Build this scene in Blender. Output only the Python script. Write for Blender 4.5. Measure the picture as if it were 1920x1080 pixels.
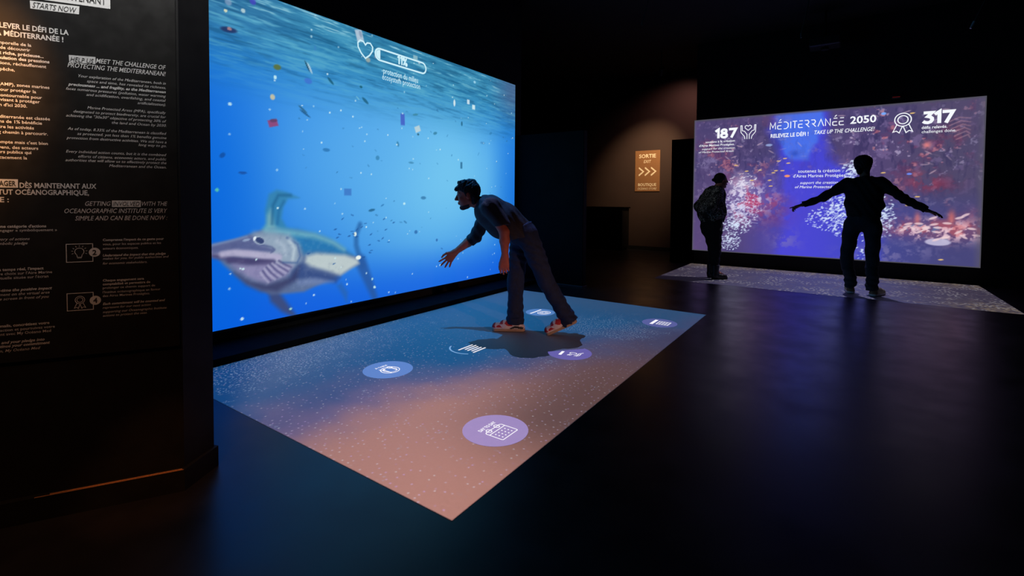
import bpy, math, random
import numpy as np
from mathutils import Vector, Matrix
rng = np.random.RandomState(7); random.seed(7)
for o in list(bpy.data.objects): bpy.data.objects.remove(o)
SC = bpy.context.scene; COL = SC.collection

# ---------------------------------------------------------------- camera
cam_d = bpy.data.cameras.new('camera'); cam = bpy.data.objects.new('camera', cam_d); COL.objects.link(cam)
PS, TH, RO, FPX, PY = 0.6043, 0.0311, -0.0074, 902.01, 403.44
r0 = Vector((math.cos(PS), math.sin(PS), 0)); dv = Vector((-math.sin(PS), math.cos(PS), 0))
up0 = dv*math.sin(TH) + Vector((0, 0, math.cos(TH))); fw = dv*math.cos(TH) - Vector((0, 0, math.sin(TH)))
rt = r0*math.cos(RO) - up0*math.sin(RO); up = r0*math.sin(RO) + up0*math.cos(RO)
cam.matrix_world = Matrix(((rt.x, up.x, -fw.x, 0), (rt.y, up.y, -fw.y, 0), (rt.z, up.z, -fw.z, 1.15), (0, 0, 0, 1)))
cam_d.sensor_width = 36; cam_d.lens = FPX/1920*36; cam_d.shift_y = -(540-PY)/1920
cam_d.clip_start = .02; cam_d.clip_end = 60
SC.camera = cam
# ---------------------------------------------------------------- view, world
SC.view_settings.view_transform = 'Standard'; SC.view_settings.look = 'None'
SC.view_settings.exposure = 0; SC.view_settings.gamma = 1; SC.view_settings.use_curve_mapping = False
W = bpy.data.worlds.new('world'); SC.world = W; W.use_nodes = True
W.node_tree.nodes['Background'].inputs[0].default_value = (0.6, 0.7, 1, 1)
W.node_tree.nodes['Background'].inputs[1].default_value = 0.0004

def lin(c):
    c = np.asarray(c, float)/255
    return np.where(c <= .04045, c/12.92, ((c+.055)/1.055)**2.4)
def L4(c, k=1): v = lin(c)*k; return (float(v[0]), float(v[1]), float(v[2]), 1)

# ---------------------------------------------------------------- lights
def spot(name, loc, target, power, color, angle, blend=.5, size=.03):
    l = bpy.data.lights.new(name, 'SPOT'); l.energy = power; l.color = color
    l.spot_size = math.radians(angle); l.spot_blend = blend; l.shadow_soft_size = size
    o = bpy.data.objects.new(name, l); COL.objects.link(o); o.location = loc
    o.rotation_euler = (Vector(target)-Vector(loc)).to_track_quat('-Z', 'Y').to_euler()
    return o

class NT:
    """small helper for node maths"""
    def __init__(s, nt): s.nt = nt; s.N = nt.nodes; s.K = nt.links
    def put(s, sock, v):
        if hasattr(v, 'is_output'): s.K.new(v, sock)
        else: sock.default_value = v
    def m(s, op, a, b=0.0, c=0.0):
        n = s.N.new('ShaderNodeMath'); n.operation = op
        s.put(n.inputs[0], a); s.put(n.inputs[1], b)
        if len(n.inputs) > 2: s.put(n.inputs[2], c)
        return n.outputs[0]
    def ss(s, v, a, b, o0=0.0, o1=1.0):
        n = s.N.new('ShaderNodeMapRange'); n.interpolation_type = 'SMOOTHSTEP'
        s.put(n.inputs['Value'], v); n.inputs['From Min'].default_value = a; n.inputs['From Max'].default_value = b
        n.inputs['To Min'].default_value = o0; n.inputs['To Max'].default_value = o1
        return n.outputs[0]
    def mix(s, f, a, b):
        n = s.N.new('ShaderNodeMix'); n.data_type = 'RGBA'
        s.put(n.inputs[0], f); s.put(n.inputs[6], a); s.put(n.inputs[7], b)
        return n.outputs[2]
    def xyz(s, x, y, z=0.0):
        n = s.N.new('ShaderNodeCombineXYZ'); s.put(n.inputs[0], x); s.put(n.inputs[1], y); s.put(n.inputs[2], z)
        return n.outputs[0]
    def noise(s, vec, scale, detail=3, rough=.5):
        n = s.N.new('ShaderNodeTexNoise'); s.put(n.inputs['Vector'], vec)
        n.inputs['Scale'].default_value = scale; n.inputs['Detail'].default_value = detail; n.inputs['Roughness'].default_value = rough
        return n.outputs['Fac']
    def vor(s, vec, scale, out='Distance', feature='F1', dim='2D'):
        n = s.N.new('ShaderNodeTexVoronoi'); n.voronoi_dimensions = dim; n.feature = feature; s.put(n.inputs['Vector'], vec); n.inputs['Scale'].default_value = scale
        return n.outputs[out]

def projector_light(name, loc, rect, power, colour_fn):
    """spot light pointing straight down whose nodes throw an image: colour_fn(h, x, y) gives the colour at floor point x, y"""
    l = bpy.data.lights.new(name, 'SPOT'); l.energy = power; l.color = (1, 1, 1)
    l.spot_size = math.radians(170); l.spot_blend = 0.02; l.shadow_soft_size = .003
    l.use_nodes = True; nt = l.node_tree; nt.nodes.clear(); h = NT(nt)
    tc = nt.nodes.new('ShaderNodeTexCoord'); sp = nt.nodes.new('ShaderNodeSeparateXYZ'); nt.links.new(tc.outputs['Normal'], sp.inputs[0])
    dz = h.m('MINIMUM', sp.outputs[2], -0.02)
    k = h.m('DIVIDE', -loc[2], dz)
    x = h.m('ADD', h.m('MULTIPLY', sp.outputs[0], k), loc[0]); y = h.m('ADD', h.m('MULTIPLY', sp.outputs[1], k), loc[1])
    e = .003
    mask = h.m('MULTIPLY', h.m('MULTIPLY', h.ss(x, rect[0]-e, rect[0]), h.ss(x, rect[1], rect[1]+e, 1, 0)),
               h.m('MULTIPLY', h.ss(y, rect[2]-e, rect[2]), h.ss(y, rect[3], rect[3]+e, 1, 0)))
    col = colour_fn(h, x, y)
    fall = h.m('POWER', h.m('MULTIPLY', dz, -1.0), -3.0)       # lens keeps the picture evenly bright across the floor
    em = nt.nodes.new('ShaderNodeEmission'); out = nt.nodes.new('ShaderNodeOutputLight')
    h.put(em.inputs['Color'], col); h.put(em.inputs['Strength'], h.m('MULTIPLY', mask, fall))
    nt.links.new(em.outputs[0], out.inputs[0])
    o = bpy.data.objects.new(name, l); COL.objects.link(o); o.location = loc
    return o

def col_main(h, x, y):
    v = h.xyz(x, y)
    n1 = h.noise(v, 1.6, 3)
    g = h.m('ADD', -2.42, h.m('MULTIPLY', h.m('MAXIMUM', h.m('SUBTRACT', y, 1.9), 0.0), .43))
    t = h.ss(h.m('ADD', h.m('SUBTRACT', x, g), h.m('MULTIPLY', h.m('SUBTRACT', n1, .5), .9)), -.36, .62)
    blue = h.mix(h.ss(y, 1.3, 3.4), L4((14, 64, 118)), L4((12, 82, 136)))
    blue = h.mix(h.ss(y, 3.8, 5.1), blue, L4((50, 84, 126)))
    pink = h.mix(h.ss(y, 2.0, 3.4), L4((170, 118, 104)), L4((106, 80, 94)))
    pink = h.mix(h.ss(y, 3.0, 4.6), pink, L4((68, 64, 100)))
    pink = h.mix(h.m('MULTIPLY', h.ss(x, -1.9, -1.2), h.ss(y, 1.5, 2.2)), pink, h.mix(h.ss(y, 2.6, 4.4), L4((108, 76, 68)), L4((68, 62, 94))))
    t2 = h.m('MULTIPLY', t, 2.0)
    lil = h.mix(h.ss(y, 1.6, 3.4), L4((104, 88, 124)), L4((72, 78, 118)))
    c = h.mix(h.m('MINIMUM', t2, 1.0), blue, lil); c = h.mix(h.m('MAXIMUM', h.m('SUBTRACT', t2, 1.0), 0.0), c, pink)
    # drifting particles of the picture
    den = h.noise(v, 1.3, 2)
    d1 = h.vor(v, 27); p1 = h.ss(d1, .06, .17, 1, 0)
    c1 = h.vor(v, 27, 'Color'); sc = h.N.new('ShaderNodeSeparateColor'); h.K.new(c1, sc.inputs[0])
    keep = h.ss(h.m('ADD', sc.outputs[0], h.m('MULTIPLY', den, .8)), .85, 1.2)
    c = h.mix(h.m('MULTIPLY', h.m('MULTIPLY', p1, keep), h.ss(y, 2.6, 3.8, .42, .14)), c, h.mix(sc.outputs[1], L4((200, 160, 235)), L4((225, 225, 225))))
    v2 = h.xyz(h.m('ADD', x, 7.3), y)
    d2 = h.vor(v2, 44); p2 = h.ss(d2, .08, .27, 1, 0)
    # thick dust at the screen edge and in a patch behind the walking man
    dl = h.m('MULTIPLY', h.ss(x, -3.4, -2.5, 1, 0), h.ss(y, 1.6, 3.9, 1, 0))
    ex = h.m('SUBTRACT', x, -1.72); ey = h.m('SUBTRACT', y, 4.08)
    dr = h.m('ADD', h.m('MULTIPLY', ex, ex), h.m('MULTIPLY', h.m('MULTIPLY', ey, ey), 1.2))
    dd = h.m('MAXIMUM', dl, h.ss(dr, .02, .34, 1, 0))
    pn = h.ss(h.m('ADD', h.noise(v2, 9, 3), h.m('MULTIPLY', dd, .32)), .58, .80)
    c = h.mix(h.m('MULTIPLY', h.m('MULTIPLY', p2, pn), .6), c, L4((165, 190, 225)))
    return c

def col_far(h, x, y):
    v = h.xyz(x, y)
    a = h.ss(x, -2.2, .2); b = h.ss(x, .2, 1.3, 1, 0)
    c = h.mix(h.m('MULTIPLY', a, b), L4((62, 56, 70)), L4((76, 76, 116)))
    n1 = h.noise(v, 9, 4, .7)
    c = h.mix(h.ss(n1, .5, .75), c, L4((100, 86, 92)))
    edge = h.m('MAXIMUM', h.ss(y, 8.6, 9.2), h.m('MULTIPLY', h.ss(x, .7, 1.5), h.ss(y, 7.2, 8.0, 1, 0)))
    c = h.mix(h.m('MULTIPLY', edge, h.ss(h.noise(v, 14, 3, .7), .4, .65)), c, L4((140, 122, 96)))
    d = h.vor(v, 18)
    c = h.mix(h.m('MULTIPLY', h.ss(d, .10, .32, 1, 0), h.ss(h.noise(v, 3, 2), .45, .6)), c, L4((165, 160, 165)))
    return c

R1 = (-3.486, -1.132, 1.274, 5.118); R2 = (-2.32, 1.575, 7.115, 9.246)
P1 = (-3.35, 3.45, 3.46); P2 = (-0.3, 8.75, 3.45)
LP1 = projector_light('floor_projector_beam', P1, R1, 1000, col_main)
LP2 = projector_light('far_floor_projector_beam', P2, R2, 900, col_far)
spot('panel_top_light', (-1.35, .35, 3.3), (-2.3, .6, 2.5), 260, (1, .98, .96), 66, 1, .15)
spot('panel_warm_light', (-1.45, -.25, 2.3), (-2.52, .16, 1.52), 190, (1, .42, .12), 36, .9, .05)
spot('skirting_glint_fill', (-1.2, .55, 1.2), (-2.15, .72, .07), 15, (1, .35, .12), 22, .8, .02)  # unseen spot added to brighten the copper glint lines
spot('sign_light', (-3.0, 9.4, 3.6), (-3.82, 11.08, 1.95), 350, (1, .66, .34), 54, 1, .03)
spot('exit_wall_light', (-2.55, 10.2, 3.9), (-3.1, 11.1, 2.7), 60, (1, .52, .40), 100, 1, .05)
spot('walkway_light', (-1.0, -.6, 3.6), (-2.0, .15, 0), 90, (1, .42, .18), 46, 1, .1)
spot('walking_man_fill', (3.6, .9, 1.35), (-2.1, 3.5, .36), 380, (1, .48, .36), 15, 1, .08)  # unseen low lamp added to brighten his shoes and skin
spot('reef_visitor_fill', (-2.6, 4.9, 3.7), (-1.6, 7.6, 1.2), 20, (1, .9, .75), 26, 1, .08)  # unseen weak spot added so the blouse pattern shows

# ---------------------------------------------------------------- materials
def mat(name, col, rough=.6, metal=0, noise=0.0, nscale=20, bump=0.0, emis=None, estr=1.0, spec=.5):
    m = bpy.data.materials.new(name); m.use_nodes = True; nt = m.node_tree; b = nt.nodes['Principled BSDF']; h = NT(nt)
    c = L4(col) if max(col) > 1.0001 else (*col, 1)
    b.inputs['Base Color'].default_value = c; b.inputs['Roughness'].default_value = rough; b.inputs['Metallic'].default_value = metal
    b.inputs['Specular IOR Level'].default_value = spec
    tc = nt.nodes.new('ShaderNodeTexCoord')
    n = h.noise(tc.outputs['Object'], nscale, 5, .6)
    if noise:
        c2 = tuple(min(1, x*(1+noise)) for x in c[:3])+(1,); c1 = tuple(x*(1-noise) for x in c[:3])+(1,)
        h.put(b.inputs['Base Color'], h.mix(h.ss(n, .3, .7), c1, c2))
    h.put(b.inputs['Roughness'], h.ss(n, .2, .8, max(0, rough-.06), min(1, rough+.06)))
    if bump:
        bn = nt.nodes.new('ShaderNodeBump'); bn.inputs['Strength'].default_value = bump; bn.inputs['Distance'].default_value = .01
        h.put(bn.inputs['Height'], n); nt.links.new(bn.outputs[0], b.inputs['Normal'])
    if emis is not None:
        b.inputs['Emission Color'].default_value = L4(emis); b.inputs['Emission Strength'].default_value = estr
    return m
M = {}
M['floor'] = mat('polished dark floor', (.014, .013, .016), .33, noise=.25, nscale=3, bump=.02, spec=.45)
M['projzone'] = mat('grey projection floor paint', (.34, .34, .34), .6, noise=.04, nscale=60)
M['black'] = mat('matt black paint', (.006, .006, .007), .7, noise=.2, nscale=8, bump=.05, spec=.3)
M['plinth'] = mat('matt black plinth', (.0025, .0025, .003), .8, noise=.2, nscale=9, spec=.08)
M['blackgloss'] = mat('satin black laminate', (.0015, .0014, .002), .6, noise=.1, nscale=6, spec=.06)
M['ceil'] = mat('black ceiling paint', (.004, .004, .005), .9, noise=.2, nscale=4)
M['brown'] = mat('warm dark wall paint', (.043, .025, .025), .8, noise=.06, nscale=5, bump=.08)
M['panel'] = mat('black printed panel', (.015, .0147, .0147), .40, noise=.08, nscale=14, spec=.4)
M['print'] = mat('white print', (.75, .75, .74), .6, noise=.02)
M['printgrey'] = mat('grey print', (.62, .62, .62), .6, noise=.02)
M['printdark'] = mat('dark print', (.03, .03, .03), .6, noise=.02)
M['sign'] = mat('copper brown sign plate', (.30, .155, .075), .5, noise=.05, nscale=40)
M['signtext'] = mat('cream sign print', (.95, .88, .72), .6, noise=.01)
M['stripglint'] = mat('copper painted glint', (.9, .45, .22), .35, metal=.4, noise=.15, nscale=200)  # colour of the warm glint on the skirting edge
M['bezel'] = mat('black screen surround', (.006, .006, .008), .5, noise=.2, nscale=10)
M['grey'] = mat('dark grey metal', (.03, .03, .032), .45, metal=.6, noise=.2, nscale=30)
M['lens'] = mat('projector lens glass', (.02, .02, .03), .08, noise=.1)
M['cable'] = mat('black cable', (.02, .02, .02), .6, noise=.2)
M['cabletip'] = mat('pale metal hook', (.6, .6, .6), .35, metal=.7, noise=.1)
M['led'] = mat('small red lamp', (.2, .02, .02), .5, emis=(120, 20, 22), estr=.7)
M['screenwhite'] = mat('white screen graphics', (.02, .02, .02), .8, emis=(246, 250, 255), estr=1.0)
M['screencyan'] = mat('pale blue screen graphics', (.02, .02, .02), .8, emis=(205, 240, 250), estr=1.0)
M['screenmargin'] = mat('dim glowing screen margin', (.02, .02, .02), .8, emis=(78, 76, 88), estr=1.0)  # dim grey light on the screen border, put in as glow
M['badgewhite'] = mat('white projected graphics', (.02, .02, .02), .8, emis=(250, 248, 255), estr=1.0)
def badge_mat(i, c): return mat('projected disc tone %d' % i, (.02, .02, .02), .8, emis=c, estr=1.0)  # projector light on the buttons is put into their own glow

def attr_emit(name):
    m = bpy.data.materials.new(name); m.use_nodes = True; nt = m.node_tree; b = nt.nodes['Principled BSDF']
    b.inputs['Base Color'].default_value = (.01, .01, .012, 1); b.inputs['Roughness'].default_value = .8; b.inputs['Specular IOR Level'].default_value = .1
    a = nt.nodes.new('ShaderNodeAttribute'); a.attribute_name = 'picture'
    nt.links.new(a.outputs['Color'], b.inputs['Emission Color']); b.inputs['Emission Strength'].default_value = 1
    return m

# ---------------------------------------------------------------- object helpers
def tag(o, label=None, cat=None, group=None, kind=None):
    if label: o['label'] = label
    if cat: o['category'] = cat
    if group: o['group'] = group
    if kind: o['kind'] = kind
    return o
def thing(name, label, cat, loc=(0, 0, 0), group=None):
    o = bpy.data.objects.new(name, None); COL.objects.link(o); o.location = loc; o.empty_display_size = .1
    return tag(o, label, cat, group)
def mesh(name, verts, faces, material, parent=None, smooth=False, abs_=False):
    me = bpy.data.meshes.new(name); me.from_pydata([tuple(map(float, v)) for v in verts], [], [tuple(f) for f in faces]); me.update()
    o = bpy.data.objects.new(name, me); COL.objects.link(o)
    for m in (material if isinstance(material, (list, tuple)) else [material]): me.materials.append(m)
    if smooth: me.polygons.foreach_set('use_smooth', [True]*len(me.polygons))
    if parent is not None:
        o.parent = parent
        if abs_: o.matrix_parent_inverse = parent.matrix_basis.inverted()
    return o
def npmesh(name, V, Q, material, parent=None, smooth=True):
    me = bpy.data.meshes.new(name); n = len(Q); k = Q.shape[1]
    me.vertices.add(len(V)); me.vertices.foreach_set('co', np.ascontiguousarray(V, np.float32).ravel())
    me.loops.add(n*k); me.loops.foreach_set('vertex_index', np.ascontiguousarray(Q, np.int32).ravel())
    me.polygons.add(n); me.polygons.foreach_set('loop_start', np.arange(0, n*k, k, dtype=np.int32))
    me.polygons.foreach_set('loop_total', np.full(n, k, np.int32))
    me.polygons.foreach_set('use_smooth', np.full(n, smooth, bool))
    me.update(calc_edges=True); me.validate()
    o = bpy.data.objects.new(name, me); COL.objects.link(o)
    for m in (material if isinstance(material, (list, tuple)) else [material]): me.materials.append(m)
    if parent is not None: o.parent = parent
    return o
def boxvf(x0, x1, y0, y1, z0, z1, b=0.0):
    """box, its edges chamfered by b"""
    if b <= 0:
        v = [(x, y, z) for x in (x0, x1) for y in (y0, y1) for z in (z0, z1)]
        return v, [(0, 1, 3, 2), (4, 6, 7, 5), (0, 4, 5, 1), (2, 3, 7, 6), (0, 2, 6, 4), (1, 5, 7, 3)]
    import bmesh
    bm = bmesh.new(); bmesh.ops.create_cube(bm, size=1)
    for q in bm.verts: q.co = Vector(((x0+x1)/2+q.co.x*(x1-x0), (y0+y1)/2+q.co.y*(y1-y0), (z0+z1)/2+q.co.z*(z1-z0)))
    bmesh.ops.bevel(bm, geom=bm.edges[:], offset=b, segments=2, affect='EDGES', profile=.5)
    bm.verts.index_update(); v = [tuple(q.co) for q in bm.verts]; f = [[q.index for q in fc.verts] for fc in bm.faces]; bm.free()
    return v, f
def box(name, x0, x1, y0, y1, z0, z1, material, parent=None, b=0.0):
    v, f = boxvf(x0, x1, y0, y1, z0, z1, b); return mesh(name, v, f, material, parent)
class MB:
    def __init__(s): s.v = []; s.f = []
    def add(s, v, f):
        k = len(s.v); s.v += [tuple(map(float, p)) for p in v]; s.f += [tuple(i+k for i in q) for q in f]; return s
    def build(s, name, material, parent=None, smooth=False): return mesh(name, s.v, s.f, material, parent, smooth)
def cyl(p0, p1, r0_, r1_=None, n=16, caps=True):
    p0 = Vector(p0); p1 = Vector(p1); r1_ = r0_ if r1_ is None else r1_; d = (p1-p0).normalized()
    a = d.orthogonal().normalized(); b = d.cross(a); v = []; f = []
    for p, r in ((p0, r0_), (p1, r1_)):
        for i in range(n):
            t = 2*math.pi*i/n; v.append(tuple(p+a*(r*math.cos(t))+b*(r*math.sin(t))))
    for i in range(n): j = (i+1) % n; f.append((i, j, n+j, n+i))
    if caps: f.append(tuple(reversed(range(n)))); f.append(tuple(range(n, 2*n)))
    return v, f
def tube(pts, r, n=8):
    m = MB()
    for a, b in zip(pts[:-1], pts[1:]): m.add(*cyl(a, b, r, n=n))
    return m.v, m.f

class Plane:
    """2-D drawing plane: origin, right vector, up vector, outward normal"""
    def __init__(s, o, r, u, n): s.o, s.r, s.u, s.n = Vector(o), Vector(r), Vector(u), Vector(n)
    def P(s, x, y, d=0.0): return tuple(s.o+s.r*x+s.u*y+s.n*d)
PSCR = Plane((-3.8885, 0, 0), (0, 1, 0), (0, 0, 1), (1, 0, 0))
PFAR = Plane((0, 9.307, 0), (1, 0, 0), (0, 0, 1), (0, -1, 0))
_A = math.radians(30.624); PD = Vector((math.sin(_A), math.cos(_A), 0)); PN = Vector((PD.y, -PD.x, 0))
PA = Vector((-2.106, .796, 0)) - PN*.025
PPAN = Plane(PA, PD, (0, 0, 1), PN)
PSIG = Plane((0, 11.07, 0), (1, 0, 0), (0, 0, 1), (0, -1, 0))

def flat(name, loops2d, plane, d, t, material, parent=None):
    """thin slab(s) from convex or simple polygons"""
    m = MB()
    for lp in loops2d:
        n = len(lp); v = [plane.P(x, y, d+t) for x, y in lp]+[plane.P(x, y, d) for x, y in lp]
        f = [tuple(range(n))]+[(i, (i+1) % n, n+(i+1) % n, n+i) for i in range(n)]
        m.add(v, f)
    return m.build(name, material, parent)
def ribbon2d(pts, w, closed=False):
    """list of quads along a polyline"""
    P = [np.array(p, float) for p in pts]; n = len(P); L = []; Rr = []
    for i in range(n):
        if closed: a, b = P[i-1], P[(i+1) % n]
        else: a, b = P[max(i-1, 0)], P[min(i+1, n-1)]
        d0 = P[i]-a; d1 = b-P[i]
        u0 = d0/(np.linalg.norm(d0) or 1); u1 = d1/(np.linalg.norm(d1) or 1)
        t = u0+u1; t = t/(np.linalg.norm(t) or 1); nn = np.array((-t[1], t[0]))
        ref = u1 if np.linalg.norm(u1) > 0 else u0
        c = max(.45, abs(nn @ np.array((-ref[1], ref[0]))))
        L.append(P[i]+nn*w/2/c); Rr.append(P[i]-nn*w/2/c)
    q = []
    for i in range(n if closed else n-1): j = (i+1) % n; q.append([L[i], L[j], Rr[j], Rr[i]])
    return q
def circ(cx, cy, rx, ry=None, n=28, a0=0, a1=360):
    ry = rx if ry is None else ry
    k = n if a1-a0 >= 360 else n+1
    return [(cx+rx*math.cos(math.radians(a0+(a1-a0)*i/n)), cy+ry*math.sin(math.radians(a0+(a1-a0)*i/n))) for i in range(k)]

def text2d(s, size=1.0, bold=0.0, shear=0.0, space=1.0):
    cu = bpy.data.curves.new('t', 'FONT'); cu.body = s; cu.size = size; cu.offset = bold*size; cu.shear = shear; cu.resolution_u = 2
    cu.space_character = space; cu.fill_mode = 'FRONT'
    o = bpy.data.objects.new('t', cu); COL.objects.link(o)
    me = o.to_mesh(); v = np.array([q.co[:2] for q in me.vertices]) if len(me.vertices) else np.zeros((0, 2))
    f = [tuple(p.vertices) for p in me.polygons]; o.to_mesh_clear()
    bpy.data.objects.remove(o); bpy.data.curves.remove(cu)
    return v, f
def text_lines(name, lines, plane, d, material, parent=None, t=.0006):
    """lines: (string, x, y baseline, cap height, align L/R/C, bold, italic, width or None)"""
    if len(lines) > 1: return [text_lines(name, [l_], plane, d, material, parent, t) for l_ in lines]
    m = MB(); words = None
    for (s, x, y, cap, al, bold, it, wd) in lines:
        v, f = text2d(s, cap/.7, bold, .28 if it else 0)
        if not len(v): continue
        x0, x1 = v[:, 0].min(), v[:, 0].max(); k = 1.0
        if wd: k = wd/(x1-x0)
        ox = {'L': x-x0*k, 'R': x-x1*k, 'C': x-(x0+x1)/2*k}[al]
        P3 = [plane.P(a*k+ox, b+y, d+t) for a, b in v]
        if ' ' in s and cap > .03:          # large lettering: one object for each word
            fx = sorted((min(v[i][0] for i in q), max(v[i][0] for i in q), n_) for n_, q in enumerate(f)); gap = .27*cap/.7; run = [[fx[0][2]]]; mx = fx[0][1]
            for a, b, n_ in fx[1:]:
                if a-mx > gap: run.append([])
                run[-1].append(n_); mx = max(mx, b)
            for r_ in run:
                ids = sorted({i for n_ in r_ for i in f[n_]}); re_ = {i: j for j, i in enumerate(ids)}
                MB().add([P3[i] for i in ids], [[re_[i] for i in f[n_]] for n_ in r_]).build(name, material, parent)
            return None
        m.add(P3, f)
    return m.build(name, material, parent)

DIG = {'1': ([[(.02, .74), (.30, .95), (.30, 0)]], .48), '7': ([[(0, .91), (.62, .91), (.22, 0)]], .74), '8': ([circ(.34, .28, .26, .21, 20)+[(.60, .28)], circ(.34, .73, .21, .18, 20)+[(.55, .73)]], .78),
  '3': ([[(.04, .91), (.56, .91), (.30, .60), (.44, .56), (.56, .44), (.57, .30), (.48, .15), (.32, .09), (.15, .12), (.02, .22)]], .70), '%': ([circ(.16, .78, .12, .13, 12)+[(.28, .78)], circ(.62, .2, .12, .13, 12)+[(.74, .2)], [(.66, .95), (.12, .04)]], .80)}
def digits(name, s, x0, x1, y, hgt, plane, d, material, parent, sw=.19):
    """heavy numerals drawn as thick strokes, one object for each numeral"""
    tot = sum(DIG[c][1] for c in s)-.10; k = (x1-x0)/tot; x = x0
    for c in s:
        for_q = [r_ for st in DIG[c][0] for r_ in ribbon2d([(x+a*k, y+b*hgt) for a, b in st], sw*(k+hgt)/2)]
        flat(name, for_q, plane, d, .001, material, parent); x += DIG[c][1]*k

# ================================================================ the room
def S(o, kind='structure'): o['kind'] = kind; return o
S(box('floor', -7.5, 5.2, -3.0, 13.2, -.12, 0, M['floor']))
S(box('ceiling', -7.5, 5.2, -3.0, 13.2, 4.05, 4.2, M['ceil']))
S(box('wall_left', -4.15, -3.93, -3.0, 5.9, 0, 4.05, M['black']))
S(box('wall_back', -7.5, 5.2, 11.1, 11.3, 0, 4.05, M['brown']))
S(box('wall_right', 5.0, 5.2, -3.0, 11.1, 0, 4.05, M['black']))
S(box('wall_front', -7.5, 5.2, -3.2, -3.0, 0, 4.05, M['black']))
S(box('wall_corner', -7.5, -7.3, 5.9, 11.1, 0, 4.05, M['black']))
S(box('wall_far', -2.30, 5.0, 9.345, 9.6, 0, 4.05, M['black']))
S(box('baseboard_back', -7.3, -2.3, 11.07, 11.1, 0, .09, M['black']))
o = thing('partition_panel', 'black gloss partition panel beside the large blue underwater screen', 'partition', (-3.3, 5.8, 0))
for k, (nm, a) in enumerate([('panel_board', (-.6, .47, -.05, .05, .02, 2.08, M['blackgloss'], o, .006)), ('base_rail', (-.6, .48, -.06, .06, 0, .02, M['grey'], o, .003))]):
    box(nm, *a)
o = thing('partition_panel', 'narrow black partition panel joining the reef screen wall on its left side', 'partition', (-2.53, 9.4, 0))
box('panel_board', -.22, .22, -.04, .04, .02, 2.33, M['blackgloss'], o, .005); box('base_rail', -.23, .22, -.05, .05, 0, .02, M['grey'], o, .003)
# dark low cabinet in the passage, left of the exit sign
o = thing('low_cabinet', 'dark low cabinet in the passage on the left below the exit sign', 'cabinet', (-4.65, 10.75, 0))
box('body', -.5, .46, -.2, .2, .06, .98, M['black'], o, .008); box('top', -.52, .49, -.22, .21, .98, 1.01, M['blackgloss'], o, .006)
box('plinth', -.46, .42, -.16, .18, 0, .06, M['grey'], o)
box('door', -.485, -.02, -.215, -.2, .09, .95, M['blackgloss'], o, .004); box('door', 0, .445, -.215, -.2, .09, .95, M['blackgloss'], o, .004)

# angled wall that carries the printed panel (frame: s along the wall, z up, d out of it)
def slab(name, s0, s1, z0, z1, d0, d1, material, parent=None):
    v = [PPAN.P(s, z, d) for s in (s0, s1) for z in (z0, z1) for d in (d0, d1)]
    return mesh(name, v, [(0, 1, 3, 2), (4, 6, 7, 5), (0, 4, 5, 1), (2, 3, 7, 6), (0, 2, 6, 4), (1, 5, 7, 3)], material, parent)
def prism(name, outline, z0, z1, material, parent=None):
    n = len(outline); v = [(x, y, z) for z in (z0, z1) for x, y in outline]
    f = [tuple(reversed(range(n))), tuple(range(n, 2*n))]+[(i, (i+1) % n, n+(i+1) % n, n+i) for i in range(n)]
    return mesh(name, v, f, material, parent)
def sd(s, d): q = PPAN.P(s, 0, d); return (q[0], q[1])
CE = Vector((-2.197, .960, 0)); CEi = CE-Vector((.005, .0095, 0))
S(prism('wall_near', [sd(-2.2, 0), sd(0, 0), (CEi.x, CEi.y), (CEi.x-.35, CEi.y-.14), sd(-2.2, -.36)], 0, 4.05, M['black']))
S(prism('baseboard_near', [sd(-2.2, .025), sd(0.005, .025), (CE.x+.004, CE.y+.004), (CE.x-.05, CE.y-.015), sd(-.02, -.02), sd(-2.2, -.02)], 0, .085, M['black']))
o = tag(slab('edge_glint', -.40, -.004, .0866, .0884, .018, .021, M['stripglint']), 'upper of two thin copper painted glint lines along the black skirting', 'painted highlight')  # warm light glinting on the skirting bevel, made as copper-coloured slivers
o = tag(slab('edge_glint', -.44, .002, .0851, .0866, .0225, .0255, M['stripglint']), 'lower of two thin copper painted glint lines along the black skirting', 'painted highlight')

# ================================================================ printed panel on the angled wall
pan = thing('information_panel', 'tall black printed text panel on the angled wall in the left foreground', 'information panel', (0, 0, 0))
slab('board', -1.25, -.008, .573, 2.62, .0005, .009, M['panel'], pan)
DP = .0092
def PT(s, p, cap, al='L', bold=0.0, it=0, wd=None): return (s, p[0], p[1], cap, al, bold, it, wd)
w = lambda a, b: abs(b[0]-a[0])
text_lines('heading', [
 PT('RELEVER LE DÉFI DE LA', (-0.3241, 1.7252), .0175, 'R', .022, 0, w((-0.5276, 1.7235), (-0.3241, 1.7252))),
 PT('LA MÉDITERRANÉE !', (-0.3391, 1.6986), .0175, 'R', .022, 0, w((-0.5249, 1.7239), (-0.3387, 1.7230)))], PPAN, DP, M['print'], pan)
body = [('temporelle de la',59,88,0),('de découvrir',57,97,0),('est riche, précieuse...',82,109,1),('accumulation des pressions',93,119,1),('ions, réchauffement',87,128,0),('pêche,',28,134,0)]
text_lines('text_paragraph', [
 PT('temporelle de la', (-0.4252, 1.6699), .0105, 'R', .012), PT('de découvrir', (-0.4283, 1.6529), .0105, 'R', .012), PT('est riche, précieuse...', (-0.3934, 1.6354), .0105, 'R', .026),
 PT('accumulation des pressions', (-0.3780, 1.6188), .0105, 'R', .026), PT('pollutions, réchauffement', (-0.3869, 1.6010), .0105, 'R', .012), PT('pêche,', (-0.4697, 1.5801), .0105, 'R', .012)], PPAN, DP, M['print'], pan)
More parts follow.
